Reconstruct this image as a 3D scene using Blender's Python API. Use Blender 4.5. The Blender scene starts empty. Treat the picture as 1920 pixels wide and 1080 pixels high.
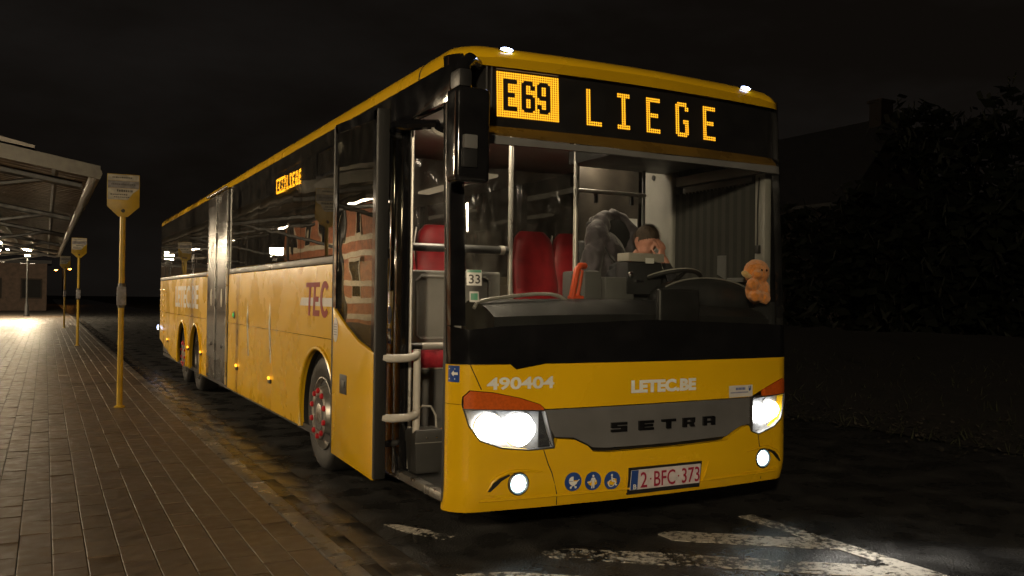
import bpy, bmesh, math, random
from mathutils import Vector, Matrix, noise
R_ = math.radians
rnd = random.Random(11)
sc = bpy.context.scene
col = sc.collection

# ------------------------------------------------------------------ camera
yaw, pitch, roll = R_(27.87), R_(0.697), R_(0.752)
fw = Vector((math.sin(yaw)*math.cos(pitch), math.cos(yaw)*math.cos(pitch), math.sin(pitch)))
rt = Vector((math.cos(yaw), -math.sin(yaw), 0)); up = rt.cross(fw)
rt2 = rt*math.cos(roll) + up*math.sin(roll); up2 = up*math.cos(roll) - rt*math.sin(roll)
cam = bpy.data.cameras.new('camera'); camo = bpy.data.objects.new('camera', cam); col.objects.link(camo)
cam.sensor_width = 36; cam.lens = 1654.85/1920*36; cam.clip_start = .05; cam.clip_end = 1500
M = Matrix((rt2, up2, -fw)).transposed().to_4x4(); M.translation = Vector((-3.295, -4.464, 1.458))
camo.matrix_world = M
sc.camera = camo
# ------------------------------------------------------------------ night sky
w = bpy.data.worlds.new('World'); sc.world = w; w.use_nodes = True
nt = w.node_tree; nt.nodes.clear()
tc = nt.nodes.new('ShaderNodeTexCoord'); mp = nt.nodes.new('ShaderNodeMapping'); mp.inputs['Scale'].default_value = (1, 1, 2.6)
nz = nt.nodes.new('ShaderNodeTexNoise'); nz.inputs['Scale'].default_value = 2.6; nz.inputs['Detail'].default_value = 5; nz.inputs['Roughness'].default_value = .55
rp = nt.nodes.new('ShaderNodeValToRGB')
rp.color_ramp.elements[0].position = .38; rp.color_ramp.elements[0].color = (.0040, .0031, .0024, 1)
rp.color_ramp.elements[1].position = .78; rp.color_ramp.elements[1].color = (.0098, .0084, .0074, 1)
bg = nt.nodes.new('ShaderNodeBackground'); bg.inputs['Strength'].default_value = 1.0
wo = nt.nodes.new('ShaderNodeOutputWorld')
for a, b in ((tc.outputs['Generated'], mp.inputs['Vector']), (mp.outputs[0], nz.inputs['Vector']), (nz.outputs['Fac'], rp.inputs['Fac']), (rp.outputs[0], bg.inputs['Color']), (bg.outputs[0], wo.inputs['Surface'])):
    nt.links.new(a, b)
sc.view_settings.view_transform = 'Standard'; sc.view_settings.look = 'None'
sc.view_settings.exposure = 0; sc.view_settings.gamma = 1
sc.render.engine = 'CYCLES'
cy = sc.cycles
cy.use_denoising = True; cy.max_bounces = 7; cy.glossy_bounces = 4; cy.transparent_max_bounces = 14; cy.diffuse_bounces = 3
cy.sample_clamp_indirect = 4; cy.caustics_reflective = False; cy.caustics_refractive = False
LANTERN = 900.0          # glass of the platform lanterns
CEIL = 36.0               # ceiling strips in the bus
HEAD = 20.0

# ------------------------------------------------------------------ materials
MT = {}
def pm(name, c, rough=.5, metal=0, coat=0, var=.12, scale=6, bump=0, bscale=150, rvar=.08, spec=.5, sheen=0, c2=None, stretch=None):
    m = bpy.data.materials.new(name); m.use_nodes = True; t = m.node_tree; N = t.nodes; L = t.links
    b = N['Principled BSDF']
    b.inputs['Metallic'].default_value = metal; b.inputs['Coat Weight'].default_value = coat; b.inputs['Coat Roughness'].default_value = .06
    b.inputs['Specular IOR Level'].default_value = spec; b.inputs['Sheen Weight'].default_value = sheen
    g = N.new('ShaderNodeNewGeometry'); n = N.new('ShaderNodeTexNoise'); n.inputs['Scale'].default_value = scale; n.inputs['Detail'].default_value = 6
    src = g.outputs['Position']
    if stretch:
        mpn = N.new('ShaderNodeMapping'); mpn.inputs['Scale'].default_value = stretch; L.new(src, mpn.inputs[0]); src = mpn.outputs[0]
    L.new(src, n.inputs['Vector'])
    r = N.new('ShaderNodeValToRGB'); r.color_ramp.elements[0].position = .3; r.color_ramp.elements[1].position = .72
    d = c2 if c2 else tuple(v*(1-var*1.6) for v in c); e = c if c2 else tuple(min(1, v*(1+var)) for v in c)
    r.color_ramp.elements[0].color = (*d, 1); r.color_ramp.elements[1].color = (*e, 1)
    L.new(n.outputs['Fac'], r.inputs[0]); L.new(r.outputs[0], b.inputs['Base Color'])
    mr = N.new('ShaderNodeMapRange'); mr.inputs['From Min'].default_value = .3; mr.inputs['From Max'].default_value = .7
    mr.inputs['To Min'].default_value = max(.02, rough-rvar); mr.inputs['To Max'].default_value = min(1, rough+rvar)
    L.new(n.outputs['Fac'], mr.inputs[0]); L.new(mr.outputs[0], b.inputs['Roughness'])
    if bump:
        n2 = N.new('ShaderNodeTexNoise'); n2.inputs['Scale'].default_value = bscale; n2.inputs['Detail'].default_value = 4
        L.new(src, n2.inputs['Vector'])
        bp = N.new('ShaderNodeBump'); bp.inputs['Strength'].default_value = bump; bp.inputs['Distance'].default_value = .01
        L.new(n2.outputs['Fac'], bp.inputs['Height']); L.new(bp.outputs[0], b.inputs['Normal'])
    MT[name] = m; return m
def em(name, c, s):
    m = bpy.data.materials.new(name); m.use_nodes = True; t = m.node_tree; t.nodes.clear()
    e = t.nodes.new('ShaderNodeEmission'); e.inputs[0].default_value = (*c, 1); e.inputs[1].default_value = s
    o = t.nodes.new('ShaderNodeOutputMaterial'); t.links.new(e.outputs[0], o.inputs[0]); MT[name] = m; return m
def thin(name, tint, ior=1.5, rough=.0, wave=0, dirt_sheen=0.0):
    """a thin pane: tinted see-through plus a Fresnel mirror"""
    m = bpy.data.materials.new(name); m.use_nodes = True; t = m.node_tree; t.nodes.clear(); N = t.nodes; L = t.links
    tr = N.new('ShaderNodeBsdfTransparent'); tr.inputs[0].default_value = (*tint, 1)
    gl = N.new('ShaderNodeBsdfGlossy'); gl.inputs['Roughness'].default_value = rough; gl.inputs[0].default_value = (1, 1, 1, 1)
    gg = N.new('ShaderNodeNewGeometry'); dt = N.new('ShaderNodeVectorMath'); dt.operation = 'DOT_PRODUCT'
    L.new(gg.outputs['Incoming'], dt.inputs[0]); L.new(gg.outputs['Normal'], dt.inputs[1])
    def mth(op, a, b_=None, c_=None):
        k = N.new('ShaderNodeMath'); k.operation = op
        for i_, v_ in enumerate((a, b_, c_)):
            if v_ is None: continue
            if isinstance(v_, (int, float)): k.inputs[i_].default_value = v_
            else: L.new(v_, k.inputs[i_])
        return k.outputs[0]
    f0 = ((ior-1)/(ior+1))**2
    fr_ = mth('MULTIPLY_ADD', mth('POWER', mth('SUBTRACT', 1.0, mth('ABSOLUTE', dt.outputs['Value'])), 5.0), 1-f0, f0)   # Schlick, the same from both sides
    mx = N.new('ShaderNodeMixShader'); o = N.new('ShaderNodeOutputMaterial')
    L.new(fr_, mx.inputs[0]); L.new(tr.outputs[0], mx.inputs[1]); L.new(gl.outputs[0], mx.inputs[2])
    last = mx
    g = N.new('ShaderNodeNewGeometry')
    if wave:
        n = N.new('ShaderNodeTexNoise'); n.inputs['Scale'].default_value = 1.3; L.new(g.outputs['Position'], n.inputs['Vector'])
        bp = N.new('ShaderNodeBump'); bp.inputs['Strength'].default_value = wave; bp.inputs['Distance'].default_value = .05
        L.new(n.outputs['Fac'], bp.inputs['Height']); L.new(bp.outputs[0], gl.inputs['Normal'])
    if dirt_sheen:
        n = N.new('ShaderNodeTexNoise'); n.inputs['Scale'].default_value = 9; n.inputs['Detail'].default_value = 8; L.new(g.outputs['Position'], n.inputs['Vector'])
        mr = N.new('ShaderNodeMapRange'); mr.inputs['From Min'].default_value = .4; mr.inputs['From Max'].default_value = .8; mr.inputs['To Min'].default_value = dirt_sheen*.3; mr.inputs['To Max'].default_value = dirt_sheen
        df = N.new('ShaderNodeBsdfDiffuse'); df.inputs[0].default_value = (.3, .28, .25, 1)
        m2 = N.new('ShaderNodeMixShader'); L.new(n.outputs['Fac'], mr.inputs[0]); L.new(mr.outputs[0], m2.inputs[0]); L.new(mx.outputs[0], m2.inputs[1]); L.new(df.outputs[0], m2.inputs[2]); last = m2
    L.new(last.outputs[0], o.inputs[0]); MT[name] = m; return m

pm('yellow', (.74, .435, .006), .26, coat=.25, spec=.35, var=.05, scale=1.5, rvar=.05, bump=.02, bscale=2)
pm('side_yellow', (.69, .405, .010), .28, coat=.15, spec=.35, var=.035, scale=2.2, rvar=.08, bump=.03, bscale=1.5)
pm('black_gloss', (.008, .008, .009), .12, coat=.4, var=.2)
pm('black_plastic', (.014, .014, .015), .42, bump=.1, bscale=400)
pm('rubber', (.008, .008, .008), .62, bump=.2, bscale=120)
pm('tyre', (.014, .0135, .013), .65, bump=.25, bscale=90, var=.3)
pm('silver', (.55, .54, .52), .28, metal=.9, var=.1)
pm('steel_rim', (.42, .40, .37), .38, metal=.75, var=.3, scale=14)
pm('dark_steel', (.10, .10, .10), .45, metal=.6, var=.3)
pm('chrome', (.8, .8, .8), .08, metal=1, var=.04)
pm('reflector', (.30, .31, .33), .4, metal=.0, var=.1, scale=40)
pm('nut_red', (.55, .02, .03), .35, var=.15)
pm('grille_grey', (.17, .17, .175), .38, metal=.3, var=.08, coat=.3)
pm('door_grey', (.105, .098, .092), .2, coat=.4, metal=.3, var=.1, scale=2)
pm('sill_grey', (.10, .09, .085), .35, var=.15)
pm('white_print', (.72, .72, .70), .4, var=.08)
pm('pale_print', (.62, .60, .58), .4, var=.1)
pm('red_print', (.26, .008, .01), .5, spec=.2, var=.1)
pm('plate_white', (.62, .58, .60), .35, var=.1, scale=20)
pm('plate_red', (.32, .01, .04), .4)
pm('blue_print', (.018, .06, .26), .35, var=.12)
pm('green_print', (.10, .34, .22), .4)
pm('amber_lens', (.55, .10, .012), .16, coat=.6, var=.12, scale=60)
pm('red_lens', (.5, .03, .02), .2, coat=.5)
pm('seat_red', (.34, .009, .016), .5, var=.18, scale=9, bump=.1, bscale=300, sheen=.15)
pm('seat_black', (.02, .02, .022), .7, bump=.2, bscale=250)
pm('panel_grey', (.24, .235, .22), .5, var=.08, bump=.06, bscale=300)
pm('panel_mid', (.12, .12, .12), .5, var=.1, bump=.06, bscale=300)
pm('panel_dark', (.024, .025, .027), .5, var=.15, bump=.1, bscale=300)
pm('dash_black', (.011, .0115, .0125), .55, var=.15, bump=.1, bscale=300)
pm('blind_lit', (.020, .019, .017), .6)
pm('blind_shaded', (.006, .006, .0055), .6)
pm('cab_brown', (.05, .042, .034), .5, var=.4, scale=5)
pm('lining', (.34, .32, .28), .6, var=.1)
pm('ceiling_lining', (.42, .40, .36), .6, var=.08)
pm('floor_vinyl', (.05, .05, .052), .4, var=.25, scale=40)
pm('rail', (.50, .48, .44), .32, metal=.35, var=.08)
pm('rail_white', (.60, .57, .52), .35, var=.06)
pm('rail_dark', (.12, .12, .12), .35, metal=.4)
pm('handle_orange', (.75, .10, .03), .4, var=.06)
pm('cream', (.55, .50, .40), .5)
pm('coat_cloth', (.042, .034, .041), .7, var=.3, scale=10, bump=.5, bscale=60, sheen=.3)
pm('coat_lining', (.012, .012, .013), .9)
pm('shirt', (.018, .018, .022), .85, var=.2, bump=.2, bscale=90)
pm('skin', (.52, .24, .17), .5, var=.1, scale=30)
pm('hair', (.055, .035, .02), .6, var=.4, scale=80, bump=.6, bscale=160)
pm('plush', (.78, .25, .02), .9, var=.18, scale=40, bump=.9, bscale=220, sheen=.6)
pm('plush_pale', (.82, .52, .18), .9, var=.15, scale=40, bump=.9, bscale=220, sheen=.5)
pm('bag_red', (.36, .015, .03), .7, var=.25, scale=14, bump=.4, bscale=30)
pm('leather', (.38, .16, .08), .6, var=.2, scale=20)
pm('bin_grey', (.055, .055, .054), .5, var=.15, bump=.1, bscale=300)
pm('stop_yellow', (.48, .31, .02), .42, var=.12, scale=10)
pm('stop_white', (.46, .43, .36), .5, var=.25, scale=14)
pm('stop_grey', (.22, .21, .22), .5, var=.3, scale=20)
pm('stop_ink', (.06, .055, .05), .6)
pm('ledge', (.16, .095, .02), .3, var=.15)
pm('galv', (.17, .16, .14), .42, metal=.5, var=.2, scale=8)
pm('sheet_metal', (.22, .20, .175), .35, metal=.6, var=.25, scale=5)
pm('iron', (.025, .026, .026), .5, metal=.3, var=.2)
pm('bark', (.03, .024, .018), .9, bump=.5, bscale=40)
pm('leaf', (.016, .021, .010), .7, var=.35, scale=3)
pm('grass', (.03, .034, .014), .8, var=.4, scale=5)
pm('soil', (.022, .019, .015), .9, var=.4, scale=7, bump=.8, bscale=18)
pm('litter', (.085, .075, .06), .45, var=.5, scale=9)
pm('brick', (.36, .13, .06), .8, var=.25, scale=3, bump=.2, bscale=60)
pm('stone_band', (.52, .45, .34), .75, var=.15, scale=4)
pm('dark_brick', (.10, .07, .055), .85, var=.25, scale=3, bump=.2, bscale=60)
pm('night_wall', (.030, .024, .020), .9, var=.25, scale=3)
pm('roof_slate', (.03, .03, .034), .7, var=.3, scale=5)
pm('window_dull', (.010, .010, .011), .7, spec=.2)
pm('window_dark', (.012, .012, .014), .08, coat=.5)
pm('granite', (.115, .10, .085), .34, var=.3, scale=9, bump=.25, bscale=80, rvar=.18)
pm('gutter', (.075, .065, .054), .20, var=.35, scale=5, bump=.3, bscale=70, rvar=.16)
pm('joint_sand', (.035, .029, .022), .8, var=.3, scale=20)
for k, c in enumerate(((.096, .064, .037), (.084, .055, .031), (.110, .074, .044), (.090, .058, .034))):
    pm('paver_%d' % k, c, .46, var=.22, scale=11, bump=.22, bscale=160, rvar=.14)
em('led', (1.0, .43, .016), 2.3)
em('led_side', (1.0, .42, .016), 55)
em('head_bulb', (1.0, .95, .86), HEAD)
em('fog_bulb', (.62, .92, 1.0), 26)
em('marker_bulb', (.50, .62, 1.0), 22)
em('amber_bulb', (1.0, .42, .03), 3.2)
em('green_bulb', (.02, .55, .12), 1.0)
em('ceil_lamp', (1.0, .82, .58), CEIL)
em('dim_lamp', (1.0, .80, .55), .3)
em('lantern_glow', (1.0, .80, .52), LANTERN)
em('sodium', (1.0, .36, .05), 40)
thin('screen_glass', (.94, .95, .94), 1.38, dirt_sheen=.015)
thin('sign_glass', (.9, .9, .9), 1.35)
thin('side_glass', (.30, .29, .27), 1.7, wave=.05, dirt_sheen=.10)  # matt layer raised to imitate the milky sheen on these windows
thin('leaf_glass', (.42, .42, .38), 1.75, wave=.06, dirt_sheen=.06)
thin('lens_glass', (.95, .96, .97), 1.4)
thin('plastic_film', (.86, .83, .74), 1.5, rough=.12, wave=.0, dirt_sheen=.5)  # matt layer stands in for the lit sheen of the sheets

# asphalt: wet, patchy gloss
m = pm('asphalt', (.040, .039, .038), .33, var=.35, scale=3, bump=1.0, bscale=70, rvar=.20)
# worn road paint: flakes away in patches
m = bpy.data.materials.new('road_paint'); m.use_nodes = True; t = m.node_tree; N = t.nodes; L = t.links
b = N['Principled BSDF']; b.inputs['Base Color'].default_value = (.58, .54, .47, 1); b.inputs['Roughness'].default_value = .5
g = N.new('ShaderNodeNewGeometry'); n1 = N.new('ShaderNodeTexNoise'); n1.inputs['Scale'].default_value = 26; n1.inputs['Detail'].default_value = 9; n1.inputs['Roughness'].default_value = .72
n2 = N.new('ShaderNodeTexNoise'); n2.inputs['Scale'].default_value = 2.2; n2.inputs['Detail'].default_value = 3
ad = N.new('ShaderNodeMath'); ad.operation = 'MULTIPLY_ADD'; ad.inputs[1].default_value = .55
mr = N.new('ShaderNodeMapRange'); mr.inputs['From Min'].default_value = .745; mr.inputs['From Max'].default_value = .82
tr = N.new('ShaderNodeBsdfTransparent'); mx = N.new('ShaderNodeMixShader')
L.new(g.outputs['Position'], n1.inputs['Vector']); L.new(g.outputs['Position'], n2.inputs['Vector'])
L.new(n2.outputs['Fac'], ad.inputs[0]); L.new(n1.outputs['Fac'], ad.inputs[2]); L.new(ad.outputs[0], mr.inputs[0])
L.new(mr.outputs[0], mx.inputs[0]); L.new(tr.outputs[0], mx.inputs[1]); L.new(b.outputs[0], mx.inputs[2]); L.new(mx.outputs[0], N['Material Output'].inputs[0])
MT['road_paint'] = m

# ------------------------------------------------------------------ mesh helpers
class MB:
    def __init__(s): s.v = []; s.f = []; s.m = []
    def add(s, vs, fs, mi=0):
        o = len(s.v); s.v += [tuple(p) for p in vs]; s.f += [tuple(o+i for i in f) for f in fs]; s.m += [mi]*len(fs); return s
    def box(s, x0, x1, y0, y1, z0, z1, T=None, mi=0):
        vs = [Vector((x, y, z)) for z in (z0, z1) for y in (y0, y1) for x in (x0, x1)]
        if T: vs = [T @ p for p in vs]
        return s.add(vs, [(0,2,3,1),(4,5,7,6),(0,1,5,4),(1,3,7,5),(3,2,6,7),(2,0,4,6)], mi)
    def tube(s, pts, r, n=10, closed=False, mi=0):
        P = [Vector(p) for p in pts]; k = len(P); rr = r if isinstance(r, (list, tuple)) else [r]*k; vs = []; prev = None
        for i, p in enumerate(P):
            if closed: d = P[(i+1) % k]-P[i-1]
            else: d = P[min(i+1, k-1)]-P[max(i-1, 0)]
            d.normalize()
            a = prev if prev is not None else (Vector((0,0,1)) if abs(d.z) < .9 else Vector((1,0,0)))
            u = (a-d*a.dot(d)); u.normalize(); prev = u; q = d.cross(u)
            vs += [p+(u*math.cos(2*math.pi*j/n)+q*math.sin(2*math.pi*j/n))*rr[i] for j in range(n)]
        fs = []
        for i in range(k if closed else k-1):
            a, b = i*n, ((i+1) % k)*n
            fs += [(a+j, a+(j+1) % n, b+(j+1) % n, b+j) for j in range(n)]
        if not closed: fs += [tuple(range(n-1, -1, -1)), tuple((k-1)*n+j for j in range(n))]
        return s.add(vs, fs, mi)
    def lathe(s, prof, n=24, T=Matrix(), mi=0, caps=True):
        """profile (radius, height) spun about local z"""
        vs = []; 
        for r, h in prof: vs += [T @ Vector((r*math.cos(2*math.pi*j/n), r*math.sin(2*math.pi*j/n), h)) for j in range(n)]
        fs = []
        for i in range(len(prof)-1):
            a, b = i*n, (i+1)*n; fs += [(a+j, a+(j+1) % n, b+(j+1) % n, b+j) for j in range(n)]
        if caps and prof[0][0] > 1e-6: fs.append(tuple(range(n-1, -1, -1)))
        if caps and prof[-1][0] > 1e-6: fs.append(tuple((len(prof)-1)*n+j for j in range(n)))
        return s.add(vs, fs, mi)
    def prism(s, poly, fn0, fn1, mi=0):
        """outline poly of (u,v); fn maps to the two faces"""
        k = len(poly); vs = [fn0(u, v) for u, v in poly]+[fn1(u, v) for u, v in poly]
        fs = [tuple(range(k)), tuple(range(2*k-1, k-1, -1))]+[(i, k+i, k+(i+1) % k, (i+1) % k) for i in range(k)]
        return s.add(vs, fs, mi)
    def ell(s, c, r, n=16, h=10, T=None, mi=0):
        vs = []; c = Vector(c)
        for i in range(h+1):
            a = math.pi*i/h
            for j in range(n):
                b = 2*math.pi*j/n
                p = Vector((r[0]*math.sin(a)*math.cos(b), r[1]*math.sin(a)*math.sin(b), r[2]*math.cos(a)))
                vs.append(c+((T @ p) if T else p))
        fs = [(i*n+j, (i+1)*n+j, (i+1)*n+(j+1) % n, i*n+(j+1) % n) for i in range(h) for j in range(n)]
        return s.add(vs, fs, mi)
    def mesh(s, name, mats, bevel=0, smooth=40, seg=2):
        me = bpy.data.meshes.new(name); me.from_pydata(s.v, [], s.f)
        for m_ in (mats if isinstance(mats, (list, tuple)) else [mats]): me.materials.append(MT[m_])
        if len(set(s.m)) > 1: me.polygons.foreach_set('material_index', s.m)
        bm = bmesh.new(); bm.from_mesh(me)
        bmesh.ops.remove_doubles(bm, verts=bm.verts, dist=1e-5)
        bmesh.ops.recalc_face_normals(bm, faces=bm.faces)
        if bevel:
            es = [e for e in bm.edges if len(e.link_faces) == 2 and e.calc_face_angle(0) > .6]
            bmesh.ops.bevel(bm, geom=es, offset=bevel, segments=seg, affect='EDGES', profile=.6)
        bm.to_mesh(me); bm.free()
        if smooth:
            me.polygons.foreach_set('use_smooth', [True]*len(me.polygons)); me.set_sharp_from_angle(angle=R_(smooth))
        return me
    def build(s, name, mats, parent=None, bevel=0, smooth=40, loc=None, rz=0, seg=2):
        return link(name, s.mesh(name, mats, bevel, smooth, seg), parent, loc, rz)
def link(name, me, parent=None, loc=None, rz=0):
    o = bpy.data.objects.new(name, me); col.objects.link(o)
    if loc is not None: o.location = loc
    if rz: o.rotation_euler = (0, 0, rz)
    if parent is not None:
        o.parent = parent
        if parent.get('_w'): o.matrix_parent_inverse = Matrix.Translation(-parent.location)   # mesh made in place
    return o
def thing(name, loc, label, cat, group=None, rz=0, inplace=True):
    o = bpy.data.objects.new(name, None); col.objects.link(o); o.location = loc; o.rotation_euler = (0, 0, rz)
    o.empty_display_size = .2
    if inplace: o['_w'] = 1
    return tag(o, label, cat, group)
def tag(o, label, cat, group=None):
    o['label'] = label; o['category'] = cat
    if group: o['group'] = group
    return o
def struct(o, label=None, kind='structure'):
    o['kind'] = kind
    if label: o['label'] = label
    return o
def copy_tree(o, parent=None):
    c = o.copy(); col.objects.link(c); c.parent = parent
    for ch in list(o.children): copy_tree(ch, c)
    return c
def lin(a, b, n): return [a+(b-a)*i/(n-1) for i in range(n)]
def PLn(*pts):
    def f(x):
        if x <= pts[0][0]: return pts[0][1]
        for (a, p), (b, q) in zip(pts, pts[1:]):
            if x <= b: return p+(q-p)*(x-a)/max(1e-9, b-a)
        return pts[-1][1]
    f.xs = [p[0] for p in pts]; return f
def arc(cx, cz, r, a0, a1, n): return [(cx+r*math.cos(a0+(a1-a0)*i/(n-1)), cz+r*math.sin(a0+(a1-a0)*i/(n-1))) for i in range(n)]
def remesh(mb, name, mats, voxel, smooth_it=6, disp=None):
    me = mb.mesh(name, mats, smooth=0); o = bpy.data.objects.new(name, me); col.objects.link(o)
    r = o.modifiers.new('r', 'REMESH'); r.mode = 'VOXEL'; r.voxel_size = voxel
    if smooth_it: k = o.modifiers.new('s', 'SMOOTH'); k.iterations = smooth_it; k.factor = .5
    dg = bpy.context.evaluated_depsgraph_get(); m2 = bpy.data.meshes.new_from_object(o.evaluated_get(dg))
    bpy.data.objects.remove(o); m2.name = name
    m2.polygons.foreach_set('use_smooth', [True]*len(m2.polygons))
    if not m2.materials:
        for m_ in (mats if isinstance(mats, (list, tuple)) else [mats]): m2.materials.append(MT[m_])
    return m2
def text_tris(s, bold=0, res=3, space=1.0):
    cu = bpy.data.curves.new('t', 'FONT'); cu.body = s; cu.size = 1; cu.offset = bold; cu.resolution_u = res; cu.space_character = space
    o = bpy.data.objects.new('t', cu); col.objects.link(o)
    dg = bpy.context.evaluated_depsgraph_get(); me = bpy.data.meshes.new_from_object(o.evaluated_get(dg))
    vs = [tuple(v.co[:2]) for v in me.vertices]; fs = [tuple(p.vertices) for p in me.polygons]
    bpy.data.objects.remove(o); bpy.data.meshes.remove(me)
    x0 = min(v[0] for v in vs); x1 = max(v[0] for v in vs); y0 = min(v[1] for v in vs); y1 = max(v[1] for v in vs)
    return [((v[0]-x0)/(x1-x0), (v[1]-y0)/(y1-y0)) for v in vs], fs
def text_part(s, fn, name, mat, parent, bold=0, space=1.0):
    """fn maps unit (u,v) to the printed surface"""
    vs, fs = text_tris(s, bold, space=space); mb = MB(); mb.add([fn(u, v) for u, v in vs], fs)
    return mb.build(name, mat, parent, smooth=0)

# ================================================================== THE SETTING
PZ = .12                                   # pavement height
KX = -1.88                                 # kerb face
mb = MB(); mb.box(-200, 300, -120, 500, -.3, 0); struct(mb.build('ground', 'soil', smooth=0))
mb = MB(); mb.add([(-1.95,-60,.004),(5.1,-60,.004),(5.1,220,.004),(-1.95,220,.004)], [(0,1,2,3)])
road = struct(mb.build('road', 'asphalt', smooth=0))
mb = MB(); mb.box(-40, KX-.121, -40, 110, -.05, PZ-.008)
pave = struct(mb.build('pavement', 'joint_sand', smooth=0))
# pavers: courses along the kerb, half-bond
PW, PLEN = .155, .31
def paver_mb(x, y, w, l, z, tilt, mb=None, mi=0):
    mb = mb or MB(); a = .0028; c = .003; h = .016
    def ring(i, zz): return [(x-w/2+i, y-l/2+i, zz+tilt[0]), (x+w/2-i, y-l/2+i, zz+tilt[1]), (x+w/2-i, y+l/2-i, zz+tilt[2]), (x-w/2+i, y+l/2-i, zz+tilt[3])]
    vs = ring(a, z-h)+ring(a, z-.0016)+ring(a+c*.7, z)
    fs = [(8,9,10,11)]+[(k*4+i, k*4+(i+1) % 4, k*4+4+(i+1) % 4, k*4+4+i) for k in (0, 1) for i in range(4)]
    return mb.add(vs, fs, mi)
cells = []
cx0 = KX-.121
for i in range(38):
    x = cx0-PW*(i+.5); off = (i % 2)*PLEN/2
    for j in range(int((52+3)/PLEN)):
        y = -2.0+off+PLEN*(j+.5); cells.append((x, y))
cp = Vector((-3.295, -4.464)); inv = M.inverted()
def infr(x, y):
    p = inv @ Vector((x, y, PZ))
    if p.z > -.5: return False
    return abs(p.x/-p.z) < .60 and abs(p.y/-p.z) < .345
vis = [c for c in cells if infr(*c)]
vis.sort(key=lambda c: (Vector(c)-cp).length)
near = vis[:300]; ns = set(near)
var = []
for k in range(8):
    tl = [rnd.uniform(-.0025, .0025) for _ in range(4)]
    var.append(paver_mb(0, 0, PW, PLEN, 0, tl).mesh('paver', 'paver_%d' % (k % 4), smooth=0))
for x, y in near:
    link('paver', rnd.choice(var), pave, (x, y, PZ+rnd.uniform(-.0015, .0015)))
mb = MB()
for x, y in cells:
    if (x, y) in ns or not (infr(x, y) or rnd.random() < 1): continue
    paver_mb(x, y, PW, PLEN, PZ+rnd.uniform(-.0015, .0015), [rnd.uniform(-.002, .002) for _ in range(4)], mb, rnd.randrange(4))
o = mb.build('paver_field', ['paver_%d' % k for k in range(4)], pave, smooth=0); o['kind'] = 'stuff'
# kerb stones and gutter slabs
kv = []
for k in range(3):
    q = MB(); q.box(-.058, .058, -.494, .494, -.16, 0); kv.append(q.mesh('kerb_stone', 'granite', bevel=.012))
for j in range(58):
    link('kerb_stone', kv[j % 3], pave, (KX-.06, -2.5+j*1.0, PZ+.004+rnd.uniform(-.003, .003)))
gv = []
for k in range(4):
    q = MB(); q.box(-.098, .098, -.296, .296, -.08, 0); gv.append(q.mesh('gutter_slab', 'gutter', bevel=.008))
for j in range(92):
    for i in range(2):
        link('gutter_slab', gv[(j*3+i*2) % 4], road, (KX+.1+i*.2, -2.6+j*.6+i*.3, .022-i*.006+rnd.uniform(-.003, .003)))
# worn hatching painted on the road
def paint(poly, name='road_marking'):
    q = MB(); q.prism(poly, lambda u, v: (u, v, .006), lambda u, v: (u, v, .009)); return q.build(name, 'road_paint', road, smooth=0)
for k in range(12):
    y0 = .97-.63*k; xa = min(.7, max(-1.36, -1.3+(y0+.06)/.74)); xs = lin(xa, .86, 9)
    paint([(x, y0-(x+1.3)*.74+(.14 if i_ else .02)+rnd.uniform(-.015, .015)) for i_, x in enumerate(xs)]+[(x, y0-(x+1.3)*.74-.14+rnd.uniform(-.015, .015)) for x in reversed(xs)])
paint([(-1.36, .90), (-1.28, .86), (-1.16, .66), (-1.06, .44), (-1.16, .42), (-1.30, .66)])
paint([(.87, .1), (.99, .1), (1.0, -1.2), (1.0, -9), (.87, -9), (.86, -1.2)])
# verge on the far side of the road: a rough bank with litter
mb = MB(); nx, ny = 26, 70
vs = []
for j in range(ny):
    for i in range(nx):
        x = 5.05+i*.36; y = -8+j*.75; h = .02+max(0, x-5.15)*.09+rnd.uniform(-.04, .05)*(1 if i else 0)
        vs.append((x+rnd.uniform(-.05, .05)*(i > 0), y, max(.008, h)))
mb.add(vs, [(j*nx+i, j*nx+i+1, (j+1)*nx+i+1, (j+1)*nx+i) for j in range(ny-1) for i in range(nx-1)])
struct(mb.build('verge', 'soil'))
mb = MB()
for k in range(2600):
    x = 5.0+rnd.random()**1.7*5.5; y = rnd.uniform(-4, 22); z = .02+max(0, x-5.15)*.09+.03; a = rnd.uniform(0, 6.28); h = rnd.uniform(.02, .10); ww = rnd.uniform(.006, .014)
    dx, dy = math.cos(a)*ww, math.sin(a)*ww; lx, ly = rnd.uniform(-.10, .10), rnd.uniform(-.10, .10)
    mb.add([(x-dx, y-dy, z-.05), (x+dx, y+dy, z-.05), (x+lx, y+ly, z+h)], [(0,1,2)])
g_ = mb.build('grass', 'grass', smooth=0); g_['kind'] = 'stuff'; g_['label'] = 'short rough grass on the bank across the road'
mb = MB()
for k in range(3200):
    x = rnd.gauss(5.35, .45); y = rnd.uniform(-3, 14); z = .02+max(0, x-5.15)*.09+.035; a = rnd.uniform(0, 6.28); s = rnd.uniform(.01, .035); e = rnd.uniform(-.5, .5)
    u = Vector((math.cos(a), math.sin(a), e))*s; v = Vector((-math.sin(a), math.cos(a), rnd.uniform(-.4, .4)))*s*.6; p = Vector((x, y, z))
    mb.add([p-u, p-v, p+u, p+v], [(0,1,2,3)])
l_ = mb.build('leaf_litter', 'litter', smooth=0); l_['kind'] = 'stuff'; l_['label'] = 'damp fallen leaves scattered along the road edge'

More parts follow.
